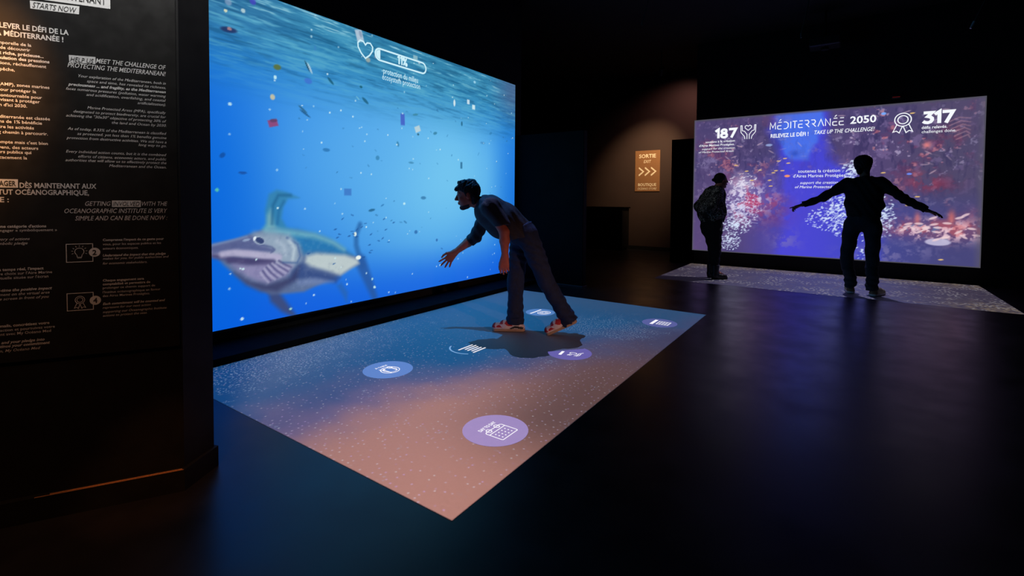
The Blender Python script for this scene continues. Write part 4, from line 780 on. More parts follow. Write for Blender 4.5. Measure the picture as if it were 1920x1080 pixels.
# ================================================================ people
V3 = lambda *a: np.array(a, float)
def unit(v): v = np.asarray(v, float); return v/(np.linalg.norm(v)+1e-12)
class SDF:
    """signed distance grid filled primitive by primitive, smooth unions"""
    def __init__(s, lo, hi, h):
        s.lo = np.array(lo, float); s.h = h; s.n = np.ceil((np.array(hi)-s.lo)/h).astype(int)+1; s.D = np.full(s.n, .2, np.float32)
    def win(s, lo, hi):
        a = np.maximum(0, np.floor((lo-s.lo)/s.h).astype(int)); b = np.minimum(s.n, np.ceil((hi-s.lo)/s.h).astype(int)+1)
        if (b <= a).any(): return None
        g = [s.lo[i]+s.h*np.arange(a[i], b[i], dtype=np.float32) for i in range(3)]
        return tuple(slice(a[i], b[i]) for i in range(3)), g[0][:, None, None], g[1][None, :, None], g[2][None, None, :]
    def put(s, sl, d, k):
        A = s.D[sl]
        if k > 0: hh = np.maximum(k-np.abs(A-d), 0); s.D[sl] = np.minimum(A, d)-hh*hh/(4*k)
        else: s.D[sl] = np.minimum(A, d)
    def cone(s, a, b, ra, rb=None, k=.02, sq=None, cut=None, cuta=None):
        """round cone a-b; sq=(axis, factor): widened along the axis; cut / cuta: plane normals that end it flat"""
        a = np.asarray(a, float); b = np.asarray(b, float); rb = ra if rb is None else rb
        f = sq[1] if sq else 1.0; R = max(ra, rb)*max(1, f)+k+2.5*s.h; w_ = s.win(np.minimum(a, b)-R, np.maximum(a, b)+R)
        if w_ is None: return
        sl, x, y, z = w_; e = b-a
        if sq:
            ax = unit(sq[0]); m = 1/f-1
            px, py, pz = x-a[0], y-a[1], z-a[2]; q = (px*ax[0]+py*ax[1]+pz*ax[2])*m; px = px+q*ax[0]; py = py+q*ax[1]; pz = pz+q*ax[2]
            e2 = e+(e@ax)*m*ax
        else: px, py, pz = x-a[0], y-a[1], z-a[2]; e2 = e
        t = np.clip((px*e2[0]+py*e2[1]+pz*e2[2])/(e2@e2+1e-12), 0, 1)
        d = np.sqrt((px-e2[0]*t)**2+(py-e2[1]*t)**2+(pz-e2[2]*t)**2)-(ra+(rb-ra)*t)
        if cut is not None: c = unit(cut); d = np.maximum(d, (x-b[0])*c[0]+(y-b[1])*c[1]+(z-b[2])*c[2])
        if cuta is not None: c = unit(cuta); d = np.maximum(d, (x-a[0])*c[0]+(y-a[1])*c[1]+(z-a[2])*c[2])
        s.put(sl, d.astype(np.float32), k)
    def ell(s, c, r, ax, k=.01):
        c = np.asarray(c, float); R = max(r)+k+2.5*s.h; w_ = s.win(c-R, c+R)
        if w_ is None: return
        sl, x, y, z = w_; u = [(x-c[0])*a[0]+(y-c[1])*a[1]+(z-c[2])*a[2] for a in ax]
        k0 = np.sqrt(sum((u[i]/r[i])**2 for i in range(3))); k1 = np.sqrt(sum((u[i]/r[i]**2)**2 for i in range(3)))+1e-6
        s.put(sl, (k0*(k0-1)/k1).astype(np.float32), k)
    def coords(s): g = [s.lo[i]+s.h*np.arange(s.n[i], dtype=np.float32) for i in range(3)]; return g[0][:, None, None], g[1][None, :, None], g[2][None, None, :]
    def clip(s, p, n_):
        x, y, z = s.coords(); n_ = unit(n_); s.D = np.maximum(s.D, ((x-p[0])*n_[0]+(y-p[1])*n_[1]+(z-p[2])*n_[2]).astype(np.float32))
    def fold(s, fn):
        x, y, z = s.coords(); s.D = s.D+fn(x, y, z).astype(np.float32)
    def nets(s):
        D = s.D; n = np.array(D.shape); B = D < 0
        c = np.zeros(n-1, np.int8)
        for i in (0, 1):
            for j in (0, 1):
                for k in (0, 1): c += B[i:n[0]-1+i, j:n[1]-1+j, k:n[2]-1+k]
        act = np.argwhere((c > 0) & (c < 8)); idx = np.full(n-1, -1, np.int32); idx[tuple(act.T)] = np.arange(len(act))
        pos = np.zeros((len(act), 3)); cnt = np.zeros(len(act)); C8 = [(i, j, k) for i in (0, 1) for j in (0, 1) for k in (0, 1)]
        vals = {q: D[act[:, 0]+q[0], act[:, 1]+q[1], act[:, 2]+q[2]] for q in C8}
        for q in C8:
            for ax in range(3):
                if q[ax] == 0:
                    r = list(q); r[ax] = 1; r = tuple(r); a, b = vals[q], vals[r]; m = (a < 0) != (b < 0); t = a[m]/(a[m]-b[m])
                    P = np.repeat(np.array(q, float)[None], m.sum(), 0); P[:, ax] += t; pos[m] += P; cnt[m] += 1
        V = s.lo+s.h*(act+pos/cnt[:, None]); Q = []
        for ax in range(3):
            o1, o2 = [(1, 2), (2, 0), (0, 1)][ax]
            s0 = [slice(1, -1)]*3; s1 = [slice(1, -1)]*3; s0[ax] = slice(0, -1); s1[ax] = slice(1, None)
            a = B[tuple(s0)]; b = B[tuple(s1)]; e = np.argwhere(a != b)
            if not len(e): continue
            inside = a[tuple(e.T)]; e = e+1; e[:, ax] -= 1
            def at(d1, d2): w_ = e.copy(); w_[:, o1] -= d1; w_[:, o2] -= d2; return idx[tuple(w_.T)]
            q = np.stack([at(0, 0), at(1, 0), at(1, 1), at(0, 1)], 1); q[~inside] = q[~inside][:, ::-1]; Q.append(q)
        Q = np.concatenate(Q); Q = Q[(Q >= 0).all(1)]
        return V, Q

def hand_prims(w, f, n, t, curl=.5, s=1.0, spread=.12, thumb=.6):
    """wrist, finger direction, palm normal, thumb side"""
    w = np.asarray(w, float); f = unit(f); n = unit(np.asarray(n, float)-(np.asarray(n, float)@f)*f); t = unit(np.asarray(t, float)-(np.asarray(t, float)@f)*f-(np.asarray(t, float)@n)*n); L = []
    offs = (.030, .010, -.010, -.028); lens = (.072, .082, .076, .060); kl = (.092, .096, .091, .082)
    for i in range(4):
        kn = w+(f*kl[i]+t*offs[i])*s; L.append((w+t*offs[i]*.55*s, kn, .0155*s, .0125*s, .014*s))
        d0 = unit(f+t*spread*(1.5-i)*.9); p_ = kn
        cu_ = 1.0 if isinstance(curl, tuple) else curl
        for seg, (fr, an) in enumerate(((.45, cu_*.6), (.31, cu_*1.3), (.24, cu_*1.9))):
            an = an*(1+.12*i) if not isinstance(curl, tuple) else (.6, 1.3, 1.9)[seg]*curl[i]; d = d0*math.cos(an)+n*math.sin(an); q = p_+d*lens[i]*fr*s; L.append((p_, q, (.0098, .0090, .0082)[seg]*s, (.0090, .0082, .0068)[seg]*s, .003*s)); p_ = q
    b0 = w+(f*.022+t*.020)*s; b1 = b0+unit(f*.75+t*thumb+n*.25)*.048*s; b2 = b1+unit(f*.95+t*thumb*.5+n*.3)*.033*s; b3 = b2+unit(f+n*.35)*.026*s
    L += [(b0, b1, .016*s, .0125*s, .012*s), (b1, b2, .0118*s, .0100*s, .004*s), (b2, b3, .0100*s, .0078*s, .003*s)]
    return L
def head_prims(G, c, f, u, s=1.0, nose=1.0, k=.012):
    f = unit(f); u = unit(np.asarray(u, float)-(np.asarray(u, float)@f)*f); l = np.cross(u, f); ax = (f, l, u)
    P = lambda x, y, z: c+(f*x+l*y+u*z)*s; R = lambda *r: tuple(q*s for q in r)
    G.ell(P(-.012, 0, .028), R(.096, .076, .090), ax, k); G.ell(P(.028, 0, -.035), R(.060, .060, .084), ax, .02)
    G.cone(P(-.01, .045, -.055), P(.055, .014, -.103), .022*s, .016*s, .02); G.cone(P(-.01, -.045, -.055), P(.055, -.014, -.103), .022*s, .016*s, .02)
    G.ell(P(.064, 0, -.102), R(.020, .022, .018), ax, .012)
    G.cone(P(.086, 0, .012), P(.108, 0, -.024), .008*s, .0115*s, .008); G.cone(P(.096, .010, -.030), P(.096, -.010, -.030), .008*s, .008*s, .006)
    for y in (1, -1):
        G.cone(P(.078, .012*y, .026), P(.066, .046*y, .022), .010*s, .009*s, .008); G.ell(P(-.008, .077*y, -.008), R(.020, .008, .033), ax, .006)
        G.ell(P(.058, .040*y, -.025), R(.022, .018, .020), ax, .014); G.ell(P(.070, .030*y, .002), R(.014, .016, .012), ax, .004)
    G.cone(P(.088, .020, -.058), P(.088, -.020, -.058), .0062*s, .0062*s, .005); G.cone(P(.085, .017, -.069), P(.085, -.017, -.069), .0068*s, .0068*s, .005)
    return P, R, ax
def smooth_np(V, Q, it=2, lam=.5):
    n = len(V)
    for _ in range(it):
        S_ = np.zeros((n, 3)); C_ = np.zeros(n)
        for a in range(4):
            i, j = Q[:, a], Q[:, (a+1) % 4]
            for d in range(3): S_[:, d] += np.bincount(i, V[j, d], n)+np.bincount(j, V[i, d], n)
            C_ += np.bincount(i, minlength=n)+np.bincount(j, minlength=n)
        V = V+lam*(S_/np.maximum(C_, 1)[:, None]-V)
    return V
def garment(name, G, material, parent, it=2):
    V, Q = G.nets(); V = smooth_np(V, Q, it); return npmesh(name, V, Q, material, parent, True)

def skin_mat(name, c): return mat(name, c, .55, noise=.06, nscale=30, bump=.03)
M['skinA'] = skin_mat('light tan skin', (196, 108, 82)); M['skinB'] = skin_mat('brown skin', (150, 92, 70)); M['skinC'] = skin_mat('fair skin', (160, 104, 84))
M['hair'] = mat('black brown hair', (.008, .0065, .0065), .75, noise=.4, nscale=90, bump=.4)
M['sweater'] = mat('charcoal knit sweater', (.028, .028, .036), .85, noise=.25, nscale=60, bump=.25)
M['jeans'] = mat('dark blue denim', (.009, .020, .056), .85, noise=.3, nscale=45, bump=.25)
M['jeansgrey'] = mat('dark slate denim', (.018, .026, .036), .85, noise=.3, nscale=45, bump=.25)
M['blacktop'] = mat('black knit top', (.008, .008, .012), .9, noise=.25, nscale=60, bump=.2)
M['blackcloth'] = mat('black trousers cloth', (.006, .006, .008), .9, noise=.25, nscale=60, bump=.2)
M['shoewhite'] = mat('off white shoe leather', (.80, .74, .70), .5, noise=.05, nscale=60)
M['shoered'] = mat('red shoe suede', (.50, .025, .03), .7, noise=.15, nscale=80)
M['shoeblack'] = mat('black shoe rubber', (.02, .018, .018), .6, noise=.2)
M['shoetan'] = mat('tan rubber sole', (.46, .34, .22), .6, noise=.1)
M['boot'] = mat('black boot leather', (.008, .008, .009), .45, noise=.2)
M['shoegreen'] = mat('pale olive shoe fabric', (.50, .44, .24), .7, noise=.1)
M['shoebrown'] = mat('tan brown shoe fabric', (.34, .17, .09), .7, noise=.1)
M['eye'] = mat('eye', (.3, .3, .32), .2, noise=.02); M['beard'] = mat('dark stubble', (.05, .028, .024), .8, noise=.4, nscale=200)
# animal print blouse: pale rings on black
def ring_mat():
    m = bpy.data.materials.new('animal print blouse cloth'); m.use_nodes = True; nt = m.node_tree; b = nt.nodes['Principled BSDF']; h = NT(nt)
    tc = nt.nodes.new('ShaderNodeTexCoord'); n = nt.nodes.new('ShaderNodeTexNoise'); n.inputs['Scale'].default_value = 14; nt.links.new(tc.outputs['Object'], n.inputs['Vector'])
    mx = nt.nodes.new('ShaderNodeMix'); mx.data_type = 'VECTOR'; mx.inputs[0].default_value = .06; nt.links.new(tc.outputs['Object'], mx.inputs[4]); nt.links.new(n.outputs['Color'], mx.inputs[5])
    d = h.vor(mx.outputs[1], 36, 'Distance', 'DISTANCE_TO_EDGE', '3D'); k = h.m('MULTIPLY', h.ss(d, .03, .09, 1, 0), h.ss(h.noise(tc.outputs['Object'], 12, 2), .38, .55))
    h.put(b.inputs['Base Color'], h.mix(k, (.008, .007, .007, 1), (.52, .47, .40, 1))); b.inputs['Roughness'].default_value = .85
    return m
M['blouse'] = ring_mat()

def shoe_mesh(name, parent, place, kind):
    """running shoe: heel at x=0, toe at x=.29, sole at z=0"""
    G = SDF((-.03, -.07, -.02), (.33, .07, .16), .0045)
    Y = (0, 1, 0)
    G.cone((.05, 0, .045), (.05, 0, .085), .042, .040, .01, (Y, .85)); G.cone((.05, 0, .045), (.16, -.002, .05), .042, .042, .02, (Y, 1.0))
    G.cone((.10, 0, .07), (.17, 0, .062), .036, .030, .02); G.cone((.16, 0, .042), (.245, -.004, .036), .040, .034, .02, (Y, 1.15)); G.cone((.02, 0, .03), (.25, -.004, .024), .030, .026, .01, (Y, 1.45))
    G.clip((0, 0, .022), (0, 0, -1)); G.clip((.05, 0, .118), (0, 0, 1))
    V, Q = G.nets(); V = smooth_np(V, Q, 1)
    mats = {'red': ['shoewhite', 'shoered', 'shoeblack'], 'green': ['shoegreen', 'shoebrown', 'shoebrown'], 'boot': ['boot', 'boot', 'boot']}[kind]
    C_ = V[Q].mean(1); mi = np.zeros(len(Q), np.int32)
    def inpoly(px, pz, pts):
        ins = np.zeros(len(px), bool); P = np.array(pts)
        for i in range(len(P)):
            a, b = P[i-1], P[i]
            if a[1] != b[1]: ins ^= ((a[1] <= pz) != (b[1] <= pz)) & (px < a[0]+(pz-a[1])*(b[0]-a[0])/(b[1]-a[1]))
        return ins
    if kind == 'red':
        for pts in ([(.245, .03), (.30, .03), (.285, .075), (.245, .08), (.255, .05)], [(.19, .034), (.245, .036), (.235, .052), (.21, .057)], [(.185, .066), (.215, .062), (.20, .09), (.18, .1)], [(.10, .052), (.14, .05), (.17, .072), (.15, .098), (.115, .092)]): mi[inpoly(C_[:, 0], C_[:, 2], pts)] = 1
        mi[inpoly(C_[:, 0], C_[:, 2], [(.012, .022), (.075, .034), (.115, .022), (.125, .03), (.08, .052), (.02, .044), (.0, .035)])] = 2
    elif kind == 'green': mi[C_[:, 0] < .035] = 1
    o = npmesh(name, V, Q, [M[q] for q in mats], parent, True); o.data.polygons.foreach_set('material_index', mi); o.matrix_basis = place
    G = SDF((-.03, -.07, -.02), (.33, .07, .05), .0045)
    G.cone((.018, 0, .012), (.25, -.004, .012), .030, .030, .01, (Y, 1.45)); G.clip((0, 0, 0), (0, 0, -1)); G.clip((0, 0, .024), (0, 0, 1))
    V, Q = G.nets(); sole = npmesh('sole', V, Q, [M['shoetan' if kind == 'red' else 'boot' if kind == 'boot' else 'shoewhite']], o, True)
    m = MB()
    if kind != 'boot':
        for k in range(4): m.add(*cyl((.125+k*.02, -.018, .098-k*.007), (.13+k*.02, .018, .098-k*.007), .0032, n=6))
        m.build('laces', M[mats[0]], o)
    return o
def footmat(x, y, z, yaw, pitch=0.0, pivot=.25, s=1.0):
    return Matrix.Translation((x, y, z)) @ Matrix.Rotation(yaw, 4, 'Z') @ Matrix.Translation((pivot, 0, 0)) @ Matrix.Rotation(pitch, 4, 'Y') @ Matrix.Translation((-pivot, 0, 0)) @ Matrix.Scale(s, 4)

def person(loc, rotz, label, body_fill, lo, hi, h, skin, group=None):
    G = SDF(lo, hi, h); body_fill(G); V, Q = G.nets(); V = smooth_np(V, Q, 1, .35)
    o = npmesh('person', V, Q, [skin], None, True); o.location = loc; o.rotation_euler = (0, 0, rotz)
    return tag(o, label, 'person', group)
def hair_mesh(name, P, R, ax, lo, hi, parent, extra, it=1, cutf=(.045, 0, .036), cn=(.62, 0, -.78), nape=-.062, amp=.004, h=.0045, er=(.104, .084, .098), ec=(-.014, 0, .032)):
    G = SDF(lo, hi, h)
    G.ell(P(*ec), R(*er), ax, .01); f, l, u = ax
    G.clip(P(*cutf), f*cn[0]+u*cn[2]); G.clip(P(0, 0, nape), -u)
    extra(G, P, R, ax)
    G.fold(lambda x, y, z: amp*(np.sin(x*210+z*90)*np.sin(y*240+z*60)+.6*np.sin(z*330+x*160+y*120)))
    return garment(name, G, M['hair'], parent, it)
def eyes(P, s, parent):
    for y in (1, -1):
        m = MB(); c = P(.078, .030*y, .006); import bmesh
        bm = bmesh.new(); bmesh.ops.create_icosphere(bm, subdivisions=2, radius=.0105*s); bm.verts.index_update()
        m.add([tuple(np.array(q.co)+c) for q in bm.verts], [[q.index for q in fc.verts] for fc in bm.faces]); bm.free(); m.build('eye', M['eye'], parent, True)

# ---------------------------------------------------------------- the man leaning forward in mid-stride (x forward, y his left, z up)
MX = lambda p_, y: V3(p_[0], y, p_[1])
pel = V3(.045, 0, .885); mid = V3(.185, 0, .985); che = V3(.300, 0, 1.060); nk = V3(.375, 0, 1.115)
HC = V3(*[((0.5056, 1.19))[0], 0, ((0.5056, 1.19))[1]]); HF = unit(V3(1, 0, -.16)); HU = unit(V3(.16, 0, 1))
shL, elL, wrL = V3(.300, .185, 1.085), V3(.185, .235, .885), V3(.178, .235, .690)
shR, elR, wrR = V3(.340, -.18, 1.040), V3(.455, -.22, .810), V3(.640, -.235, .668)
hL, kL, aL = V3(-.01, .085, .85), V3(-.165, .085, .470), V3(-.352, .065, .150)
hR, kR, aR = V3(.045, -.085, .85), V3(.088, -.065, .450), V3(.088, -.055, .110)
LATY = (0, 1, 0)
def manA(G):
    G.cone(pel, mid, .100, .105, .03, (LATY, 1.35)); G.cone(mid, che, .105, .100, .03, (LATY, 1.4)); G.cone(che, nk, .075, .060, .03, (LATY, 1.5)); G.cone(nk-V3(.02, 0, .02), HC+V3(-.045, 0, -.05), .058, .054, .02)
    for a, b, c_, r in ((shL, elL, wrL, 1), (shR, elR, wrR, 1)):
        G.cone(che*.5+a*.5, a, .06, .055, .03); G.cone(a, b, .050, .040, .02); G.cone(b, b+(c_-b)*.35, .041, .041, .015); G.cone(b+(c_-b)*.35, c_, .041, .026, .015)
    for a, b, c_ in ((hL, kL, aL), (hR, kR, aR)): G.cone(a, b, .078, .052, .03); G.cone(b, b+(c_-b)*.4, .050, .050, .02); G.cone(b+(c_-b)*.4, c_, .050, .036, .02)
    for (w_, f, n, t, cu, sp, th) in ((wrL, (.05, 0, -1), (-.2, -1, 0), (1, -.15, 0), .55, .06, .35), (wrR, (.66, 0, -.75), (-.15, 1, -.1), (.75, 0, .66), .25, .30, .75)):
        for a, b, r0_, r1_, k in hand_prims(w_, f, n, t, cu, 1.0, sp, th): G.cone(a, b, r0_, r1_, k)
    G.cone(aR, aR+V3(.12, 0, -.075), .034, .026, .02); G.cone(aL, aL+V3(.09, 0, -.09), .034, .026, .02)
    head_prims(G, HC, HF, HU)
FW = (-math.cos(PS), -math.sin(PS))
man = person((-2.253, 3.48, .004), math.atan2(FW[1], FW[0]), 'person leaning forward in mid-stride, charcoal sweater, jeans, red and white sneakers', manA, (-.5, -.36, .03), (.85, .36, 1.40), .0045, M['skinA'])
G = SDF((-.16, -.34, .62), (.62, .36, 1.30), .0065)
G.cone(pel+V3(-.018, 0, -.048), mid+V3(.01, 0, -.02), .132, .152, .03, (LATY, 1.33), cuta=(-.22, 0, -.97)); G.cone(mid+V3(.01, 0, -.02), che+V3(.005, 0, -.015), .152, .142, .03, (LATY, 1.25)); G.cone(che, nk+V3(-.03, 0, -.01), .118, .084, .03, (LATY, 1.4))
G.cone(che*.4+shL*.6, shL, .080, .074, .03); G.cone(che*.4+shR*.6, shR, .080, .072, .03)
dl = unit(wrL-elL); G.cone(shL, elL+V3(.004, 0, .055), .076, .061, .03, cut=V3(-.1, .1, -1))
dr = unit(wrR-elR); G.cone(shR, elR, .070, .056, .03); G.cone(elR, elR+dr*.065, .056, .050, .015, cut=dr)
G.clip(nk+V3(.035, 0, .02), (.86, 0, .5))
G.fold(lambda x, y, z: .0060*np.sin(42*z+24*x+5*np.sin(13*y)+3*np.sin(17*x))*np.clip(np.sin(5*x+4*y+3), .15, 1)+.0035*np.sin(70*x-50*z+40*np.abs(y)))
sw = garment('sweater', G, M['sweater'], man)
G = SDF((.25, -.12, .98), (.50, .12, 1.26), .005); G.cone(nk+V3(.016, 0, -.006), nk+V3(.040, 0, .014), .078, .074, .005, (LATY, 1.0), cut=(.86, 0, .5), cuta=(-.86, 0, -.5)); garment('collar', G, M['sweater'], sw)
G = SDF((-.48, -.26, .05), (.30, .26, 1.06), .0065)
G.cone(pel+V3(.0, 0, -.01), pel+V3(.02, 0, .03), .120, .124, .03, (LATY, 1.28), cut=(.45, 0, .9))
for a, b, c_, rr_ in ((hL, kL, aL, .093), (hR, kR, aR, .092)):
    G.cone(a, b, rr_, .073, .035); dn = unit(c_-b); G.cone(b, c_-dn*.02, .071, .067, .02); G.cone(c_-dn*.06, c_+dn*.045, .069, .076, .02, cut=dn)
G.fold(lambda x, y, z: .0055*np.sin(95*z+30*x+4*np.sin(21*y))*np.clip((.30-np.abs(z-.12))*4, 0, 1)*np.clip(1-np.abs(z-.12)*3.2, 0, 1)+.0040*np.sin(38*z-45*x+9*np.sin(9*z))+.002*np.sin(80*x+60*y))
jn = garment('jeans', G, M['jeans'], man)
G = SDF((-.14, .06, .82), (.10, .2, .99), .006)
m = MB(); m.add(*boxvf(-.055, -.045, .160, .166, .86, .90)); 
P_, R_, ax_ = head_prims(SDF((0, 0, 0), (.05, .05, .05), .02), HC, HF, HU)
def exA(G, P, R, ax):
    f, l, u = ax
    for k in range(5): G.cone(P(.02, -.045+k*.022, .098), P(.088, -.036+k*.018, .060), .020, .013, .02)
    for y in (1, -1): G.cone(P(.012, .075*y, .03), P(.010, .078*y, -.012), .010, .006, .006); G.cone(P(-.06, .045*y, -.03), P(-.05, .04*y, -.065), .035, .03, .02)
    for k in range(12): a = k*.9; G.cone(P(-.02+.05*math.cos(a), .035*math.sin(a), .104), P(.01+.05*math.cos(a), .045*math.sin(a), .116), .016, .009, .02)
hair_mesh('hair', P_, R_, ax_, HC-.17, HC+.17, man, exA, 1, amp=.0022)
G = SDF(HC-.16, HC+.16, .004); head_prims(G, HC, HF, HU); G.D -= .0022; G.clip(P_(.03, 0, -.084), HF*.12+HU*.99); G.clip(P_(-.005, 0, -.08), -HF)
garment('beard', G, M['beard'], man, 1); eyes(P_, 1, man)
shoe_mesh('shoe', man, footmat(.012, -.055, 0, 0.0), 'red')
sh2 = shoe_mesh('shoe', man, footmat(-.455, .060, .002, 0.0, math.radians(25), .25), 'red')
m = MB(); m.add(*boxvf(-.02, .0, .045, .062, .868, .876)).build('belt', M['boot'], jn)

# ---------------------------------------------------------------- the man with spread arms seen from behind (x = his right, y forward, z up)
NX = lambda p_, y=0.0: V3(p_[0]-.20, y, p_[1])
def manB(G):
    G.cone((.0, 0, .93), (.0, 0, 1.10), .105, .105, .03, ((1, 0, 0), 1.4)); G.cone((.0, 0, 1.10), (0, 0, 1.34), .105, .100, .03, ((1, 0, 0), 1.6)); G.cone((0, 0, 1.40), (.0, .01, 1.53), .058, .052, .02)
    for (a, b, c_) in (Bl, Br): G.cone(V3(0, 0, 1.36)*.4+a*.6, a, .06, .055, .04); G.cone(a, b, .050, .038, .02); G.cone(b, c_, .040, .026, .02)
    for (a, b, c_) in (Ll, Lr): G.cone(a, b, .076, .050, .03); G.cone(b, c_, .050, .034, .02); G.cone(c_, c_+V3(0, .10, -.04), .034, .026, .02)
    for a, b, r0_, r1_, k in hand_prims(Bl[2], (-1, .0, -.28), (-.1, 0, -1), (.0, 1, -.1), (.06, .95, 1.05, 1.1), 1.0, .10, .8): G.cone(a, b, r0_, r1_, k)
    for a, b, r0_, r1_, k in hand_prims(Br[2], (1, .0, -.38), (-.3, .1, -1), (0, 1, .1), .30, 1.0, .26, .7): G.cone(a, b, r0_, r1_, k)
    head_prims(G, HB, V3(-.05, 1, 0), V3(0, 0, 1))
HB = NX((0.1794, 1.605), .03)
Bl = (NX((0.02041, 1.387)), NX((-0.2316, 1.21), .02), NX((-0.4556, 1.114), .04)); Br = (NX((0.3542, 1.396)), NX((0.5938, 1.2), .02), NX((0.8028, 1.063), .04))
Ll = (NX((0.08316, 0.8469)), NX((0.03747, 0.437), .02), NX((0.09565, 0.09499), .04)); Lr = (NX((0.2992, 0.8549)), NX((0.3013, 0.4436), .02), NX((0.3077, 0.07781), -.02))
manb = person((.20, 7.45, .004), 0, 'person seen from behind with both arms spread wide, black top, dark jeans and pale shoes', manB, (-1.05, -.22, .03), (1.10, .30, 1.86), .0062, M['skinB'])
G = SDF((-.85, -.22, .84), (.85, .24, 1.58), .0075)
G.cone((.0, 0, .97), (.0, 0, 1.10), .128, .128, .03, ((1, 0, 0), 1.38), cuta=(0, 0, -1)); G.cone((.0, 0, 1.10), (0, 0, 1.33), .128, .116, .03, ((1, 0, 0), 1.60)); G.cone((0, 0, 1.36), (.0, .0, 1.475), .085, .068, .03, ((1, 0, 0), 1.1), cut=(0, 0, 1))
for (a, b, c_) in (Bl, Br): d_ = unit(c_-b); G.cone(V3(0, 0, 1.36)*.35+a*.65, a, .080, .072, .045); G.cone(a, b, .071, .053, .03); G.cone(b, c_-d_*.005, .053, .043, .02, cut=d_)
G.fold(lambda x, y, z: .0045*np.sin(46*z+10*np.sin(8*x))+.004*np.sin(34*x+20*z))
tb = garment('black_top', G, M['blacktop'], manb)
G = SDF((-.27, -.22, .02), (.27, .22, 1.06), .0075)
G.cone((.0, 0, .92), (.0, 0, 1.0), .128, .124, .03, ((1, 0, 0), 1.36), cut=(0, 0, 1))
for (a, b, c_) in (Ll, Lr): d_ = unit(c_-b); G.cone(a, b, .094, .070, .035); G.cone(b, c_+d_*.02, .069, .066, .02, cut=d_)
G.fold(lambda x, y, z: .0055*np.sin(88*z+14*x)*np.clip(1-np.abs(z-.14)*3, 0, 1)+.0045*np.sin(31*z+26*x))
garment('jeans', G, M['jeansgrey'], manb)
P_, R_, ax_ = head_prims(SDF((0, 0, 0), (.05, .05, .05), .02), HB, V3(-.05, 1, 0), V3(0, 0, 1))
def exB(G, P, R, ax):
    G.ell(P(-.02, 0, .065), R(.09, .092, .068), ax, .03)
    for y in (1, -1): G.cone(P(-.02, .074*y, .04), P(-.02, .076*y, -.01), .016, .010, .01); G.cone(P(-.06, .04*y, -.03), P(-.055, .036*y, -.075), .035, .03, .02)
hair_mesh('hair', P_, R_, ax_, HB-.18, HB+.18, manb, exB, 1, h=.0055, er=(.106, .092, .100), amp=.005)
eyes(P_, 1, manb)
fa = Ll[2]; fb = Lr[2]
shoe_mesh('shoe', manb, Matrix.Translation((fa[0], fa[1]-.055, 0)) @ Matrix.Rotation(math.radians(98), 4, 'Z'), 'green')
shoe_mesh('shoe', manb, Matrix.Translation((fb[0], fb[1]-.055, 0)) @ Matrix.Rotation(math.radians(66), 4, 'Z'), 'green')

# ---------------------------------------------------------------- the woman in profile, facing right (x forward, y her left, z up)
WX = lambda p_, y=0.0: V3(p_[0], y, p_[1])
HW = WX((0.06649, 1.462)); 
def womC(G):
    a0, a1, a2 = WX((-0.06268, 0.7766)), WX((-0.06833, 1.056)), WX((-0.02513, 1.279))
    G.cone(a0, a1, .098, .095, .03, (LATY, 1.4)); G.cone(a1, a2, .095, .080, .03, (LATY, 1.5)); G.cone(a2+V3(.0, 0, .03), HW+V3(-.03, 0, -.06), .05, .047, .02)
    for y in (1, -1):
        s_, e_, w_ = WX((-0.04104, 1.279), .155*y), WX((-0.1562, 1.071), .19*y), WX((-0.002196, 0.9366), .14*y)
        G.cone(a2*.5+s_*.5, s_, .05, .048, .03); G.cone(s_, e_, .042, .034, .02); G.cone(e_, w_, .034, .024, .015)
        for a, b, r0_, r1_, k in hand_prims(w_, (.9, -.45*y, .0), (0, -y, 0), (0, 0, 1), .5, .9, .08, .5): G.cone(a, b, r0_, r1_, k)
        h_, k_, f_ = WX((-0.05471, 0.7767), .08*y), WX((-0.007497, 0.4173), .06*y), WX((-0.01725, 0.1127), .075*y)
        G.cone(h_, k_, .078, .050, .03); G.cone(k_, f_, .050, .034, .02); G.cone(f_, f_+V3(.10, 0, -.05), .032, .025, .02)
    head_prims(G, HW, V3(1, 0, .02), V3(-.02, 0, 1), .93)
wom = person((-1.575, 7.64, .004), PS, 'person in profile facing right, hair bun, animal print blouse and black trousers', womC, (-.36, -.34, .02), (.42, .34, 1.75), .0062, M['skinC'])
G = SDF((-.38, -.34, .80), (.36, .34, 1.52), .0072)
G.cone(WX((-0.06031, 0.8564)), WX((-0.06704, 0.9919)), .168, .190, .03, (LATY, 1.08), cuta=(0, 0, -1)); G.cone(WX((-0.06322, 0.9999)), WX((-0.02432, 1.239)), .186, .145, .05, (LATY, 1.1)); G.cone(WX((-0.001272, 1.279)), WX((0.02094, 1.358)), .105, .075, .03, (LATY, 1.3), cut=(.25, 0, 1))
for y in (1, -1):
    s_, e_, w_ = WX((-0.04104, 1.279), .165*y), WX((-0.1642, 1.071), .185*y), WX((-0.002196, 0.9366), .15*y); d_ = unit(w_-e_)
    G.cone(s_, e_, .078, .084, .05); G.cone(e_, w_-d_*.01, .080, .06, .04, cut=d_)
G.fold(lambda x, y, z: .007*np.sin(30*z+12*np.sin(9*x+7*y))+.004*np.sin(44*x+25*z))
garment('blouse', G, M['blouse'], wom)
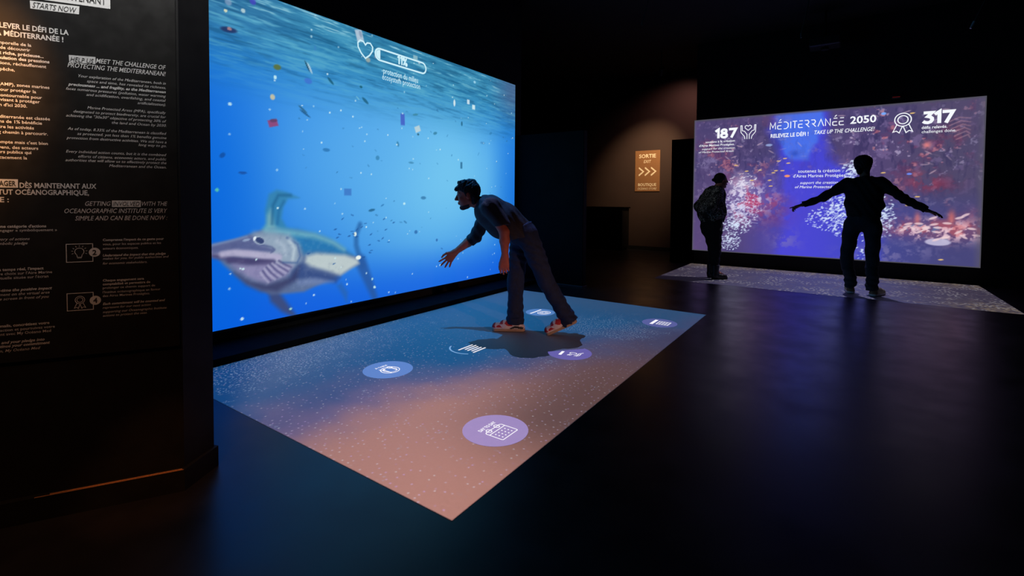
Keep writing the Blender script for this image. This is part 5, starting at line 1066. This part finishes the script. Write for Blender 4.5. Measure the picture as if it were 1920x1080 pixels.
G = SDF((-.30, -.26, .10), (.32, .26, 1.02), .0072)
G.cone(WX((-0.06219, 0.7527)), WX((-0.06478, 0.8803)), .150, .150, .03, (LATY, 1.28), cut=(0, 0, 1))
for y in (1, -1):
    h_, k_, f_ = WX((-0.05422, 0.7528), .08*y), WX((-0.007497, 0.4173), .06*y), WX((-0.02655, 0.1768), .075*y); G.cone(h_, k_, .108, .068, .03); G.cone(k_, f_, .064, .052, .02, cut=unit(f_-k_))
G.fold(lambda x, y, z: .004*np.sin(60*z+20*x))
garment('trousers', G, M['blackcloth'], wom)
P_, R_, ax_ = head_prims(SDF((0, 0, 0), (.05, .05, .05), .02), HW, V3(1, 0, .02), V3(-.02, 0, 1), .93)
def exC(G, P, R, ax):
    G.ell(P(-.118, 0, .012), R(.030, .028, .026), ax, .008); G.cone(P(-.06, 0, -.01), P(-.105, 0, .012), .04, .018, .02)
    for y in (1, -1): G.cone(P(-.0, .074*y, .03), P(-.03, .072*y, -.02), .014, .014, .01)
hair_mesh('hair', P_, R_, ax_, HW-.19, HW+.19, wom, exC, 1, amp=.001, h=.005, er=(.096, .081, .094), ec=(-.017, 0, .031), cutf=(.055, 0, .040), cn=(.8, 0, -.6))
eyes(P_, .93, wom)
for y, x0_ in ((1, -.02), (-1, .06)):
    f_ = WX((-0.02524, 0.1126), .075*y)
    G = SDF((-.20, -.2, -.02), (.34, .2, .26), .006); G.cone((f_[0], f_[1], .21), (f_[0]-.005, f_[1], .07), .060, .052, .02, cuta=(0, 0, 1)); G.cone((f_[0]-.01, f_[1], .05), (f_[0]+.14, f_[1], .038), .050, .038, .02); G.cone((f_[0]-.02, f_[1], .02), (f_[0]+.15, f_[1], .016), .036, .036, .01); G.clip((0, 0, 0), (0, 0, -1))
    V, Q = G.nets(); V = smooth_np(V, Q, 1); b_ = npmesh('boot', V, Q, [M['boot']], wom, True)
print('objects', len(bpy.data.objects), 'tris', sum(len(o.data.polygons)*2 for o in bpy.data.objects if o.type == 'MESH'))
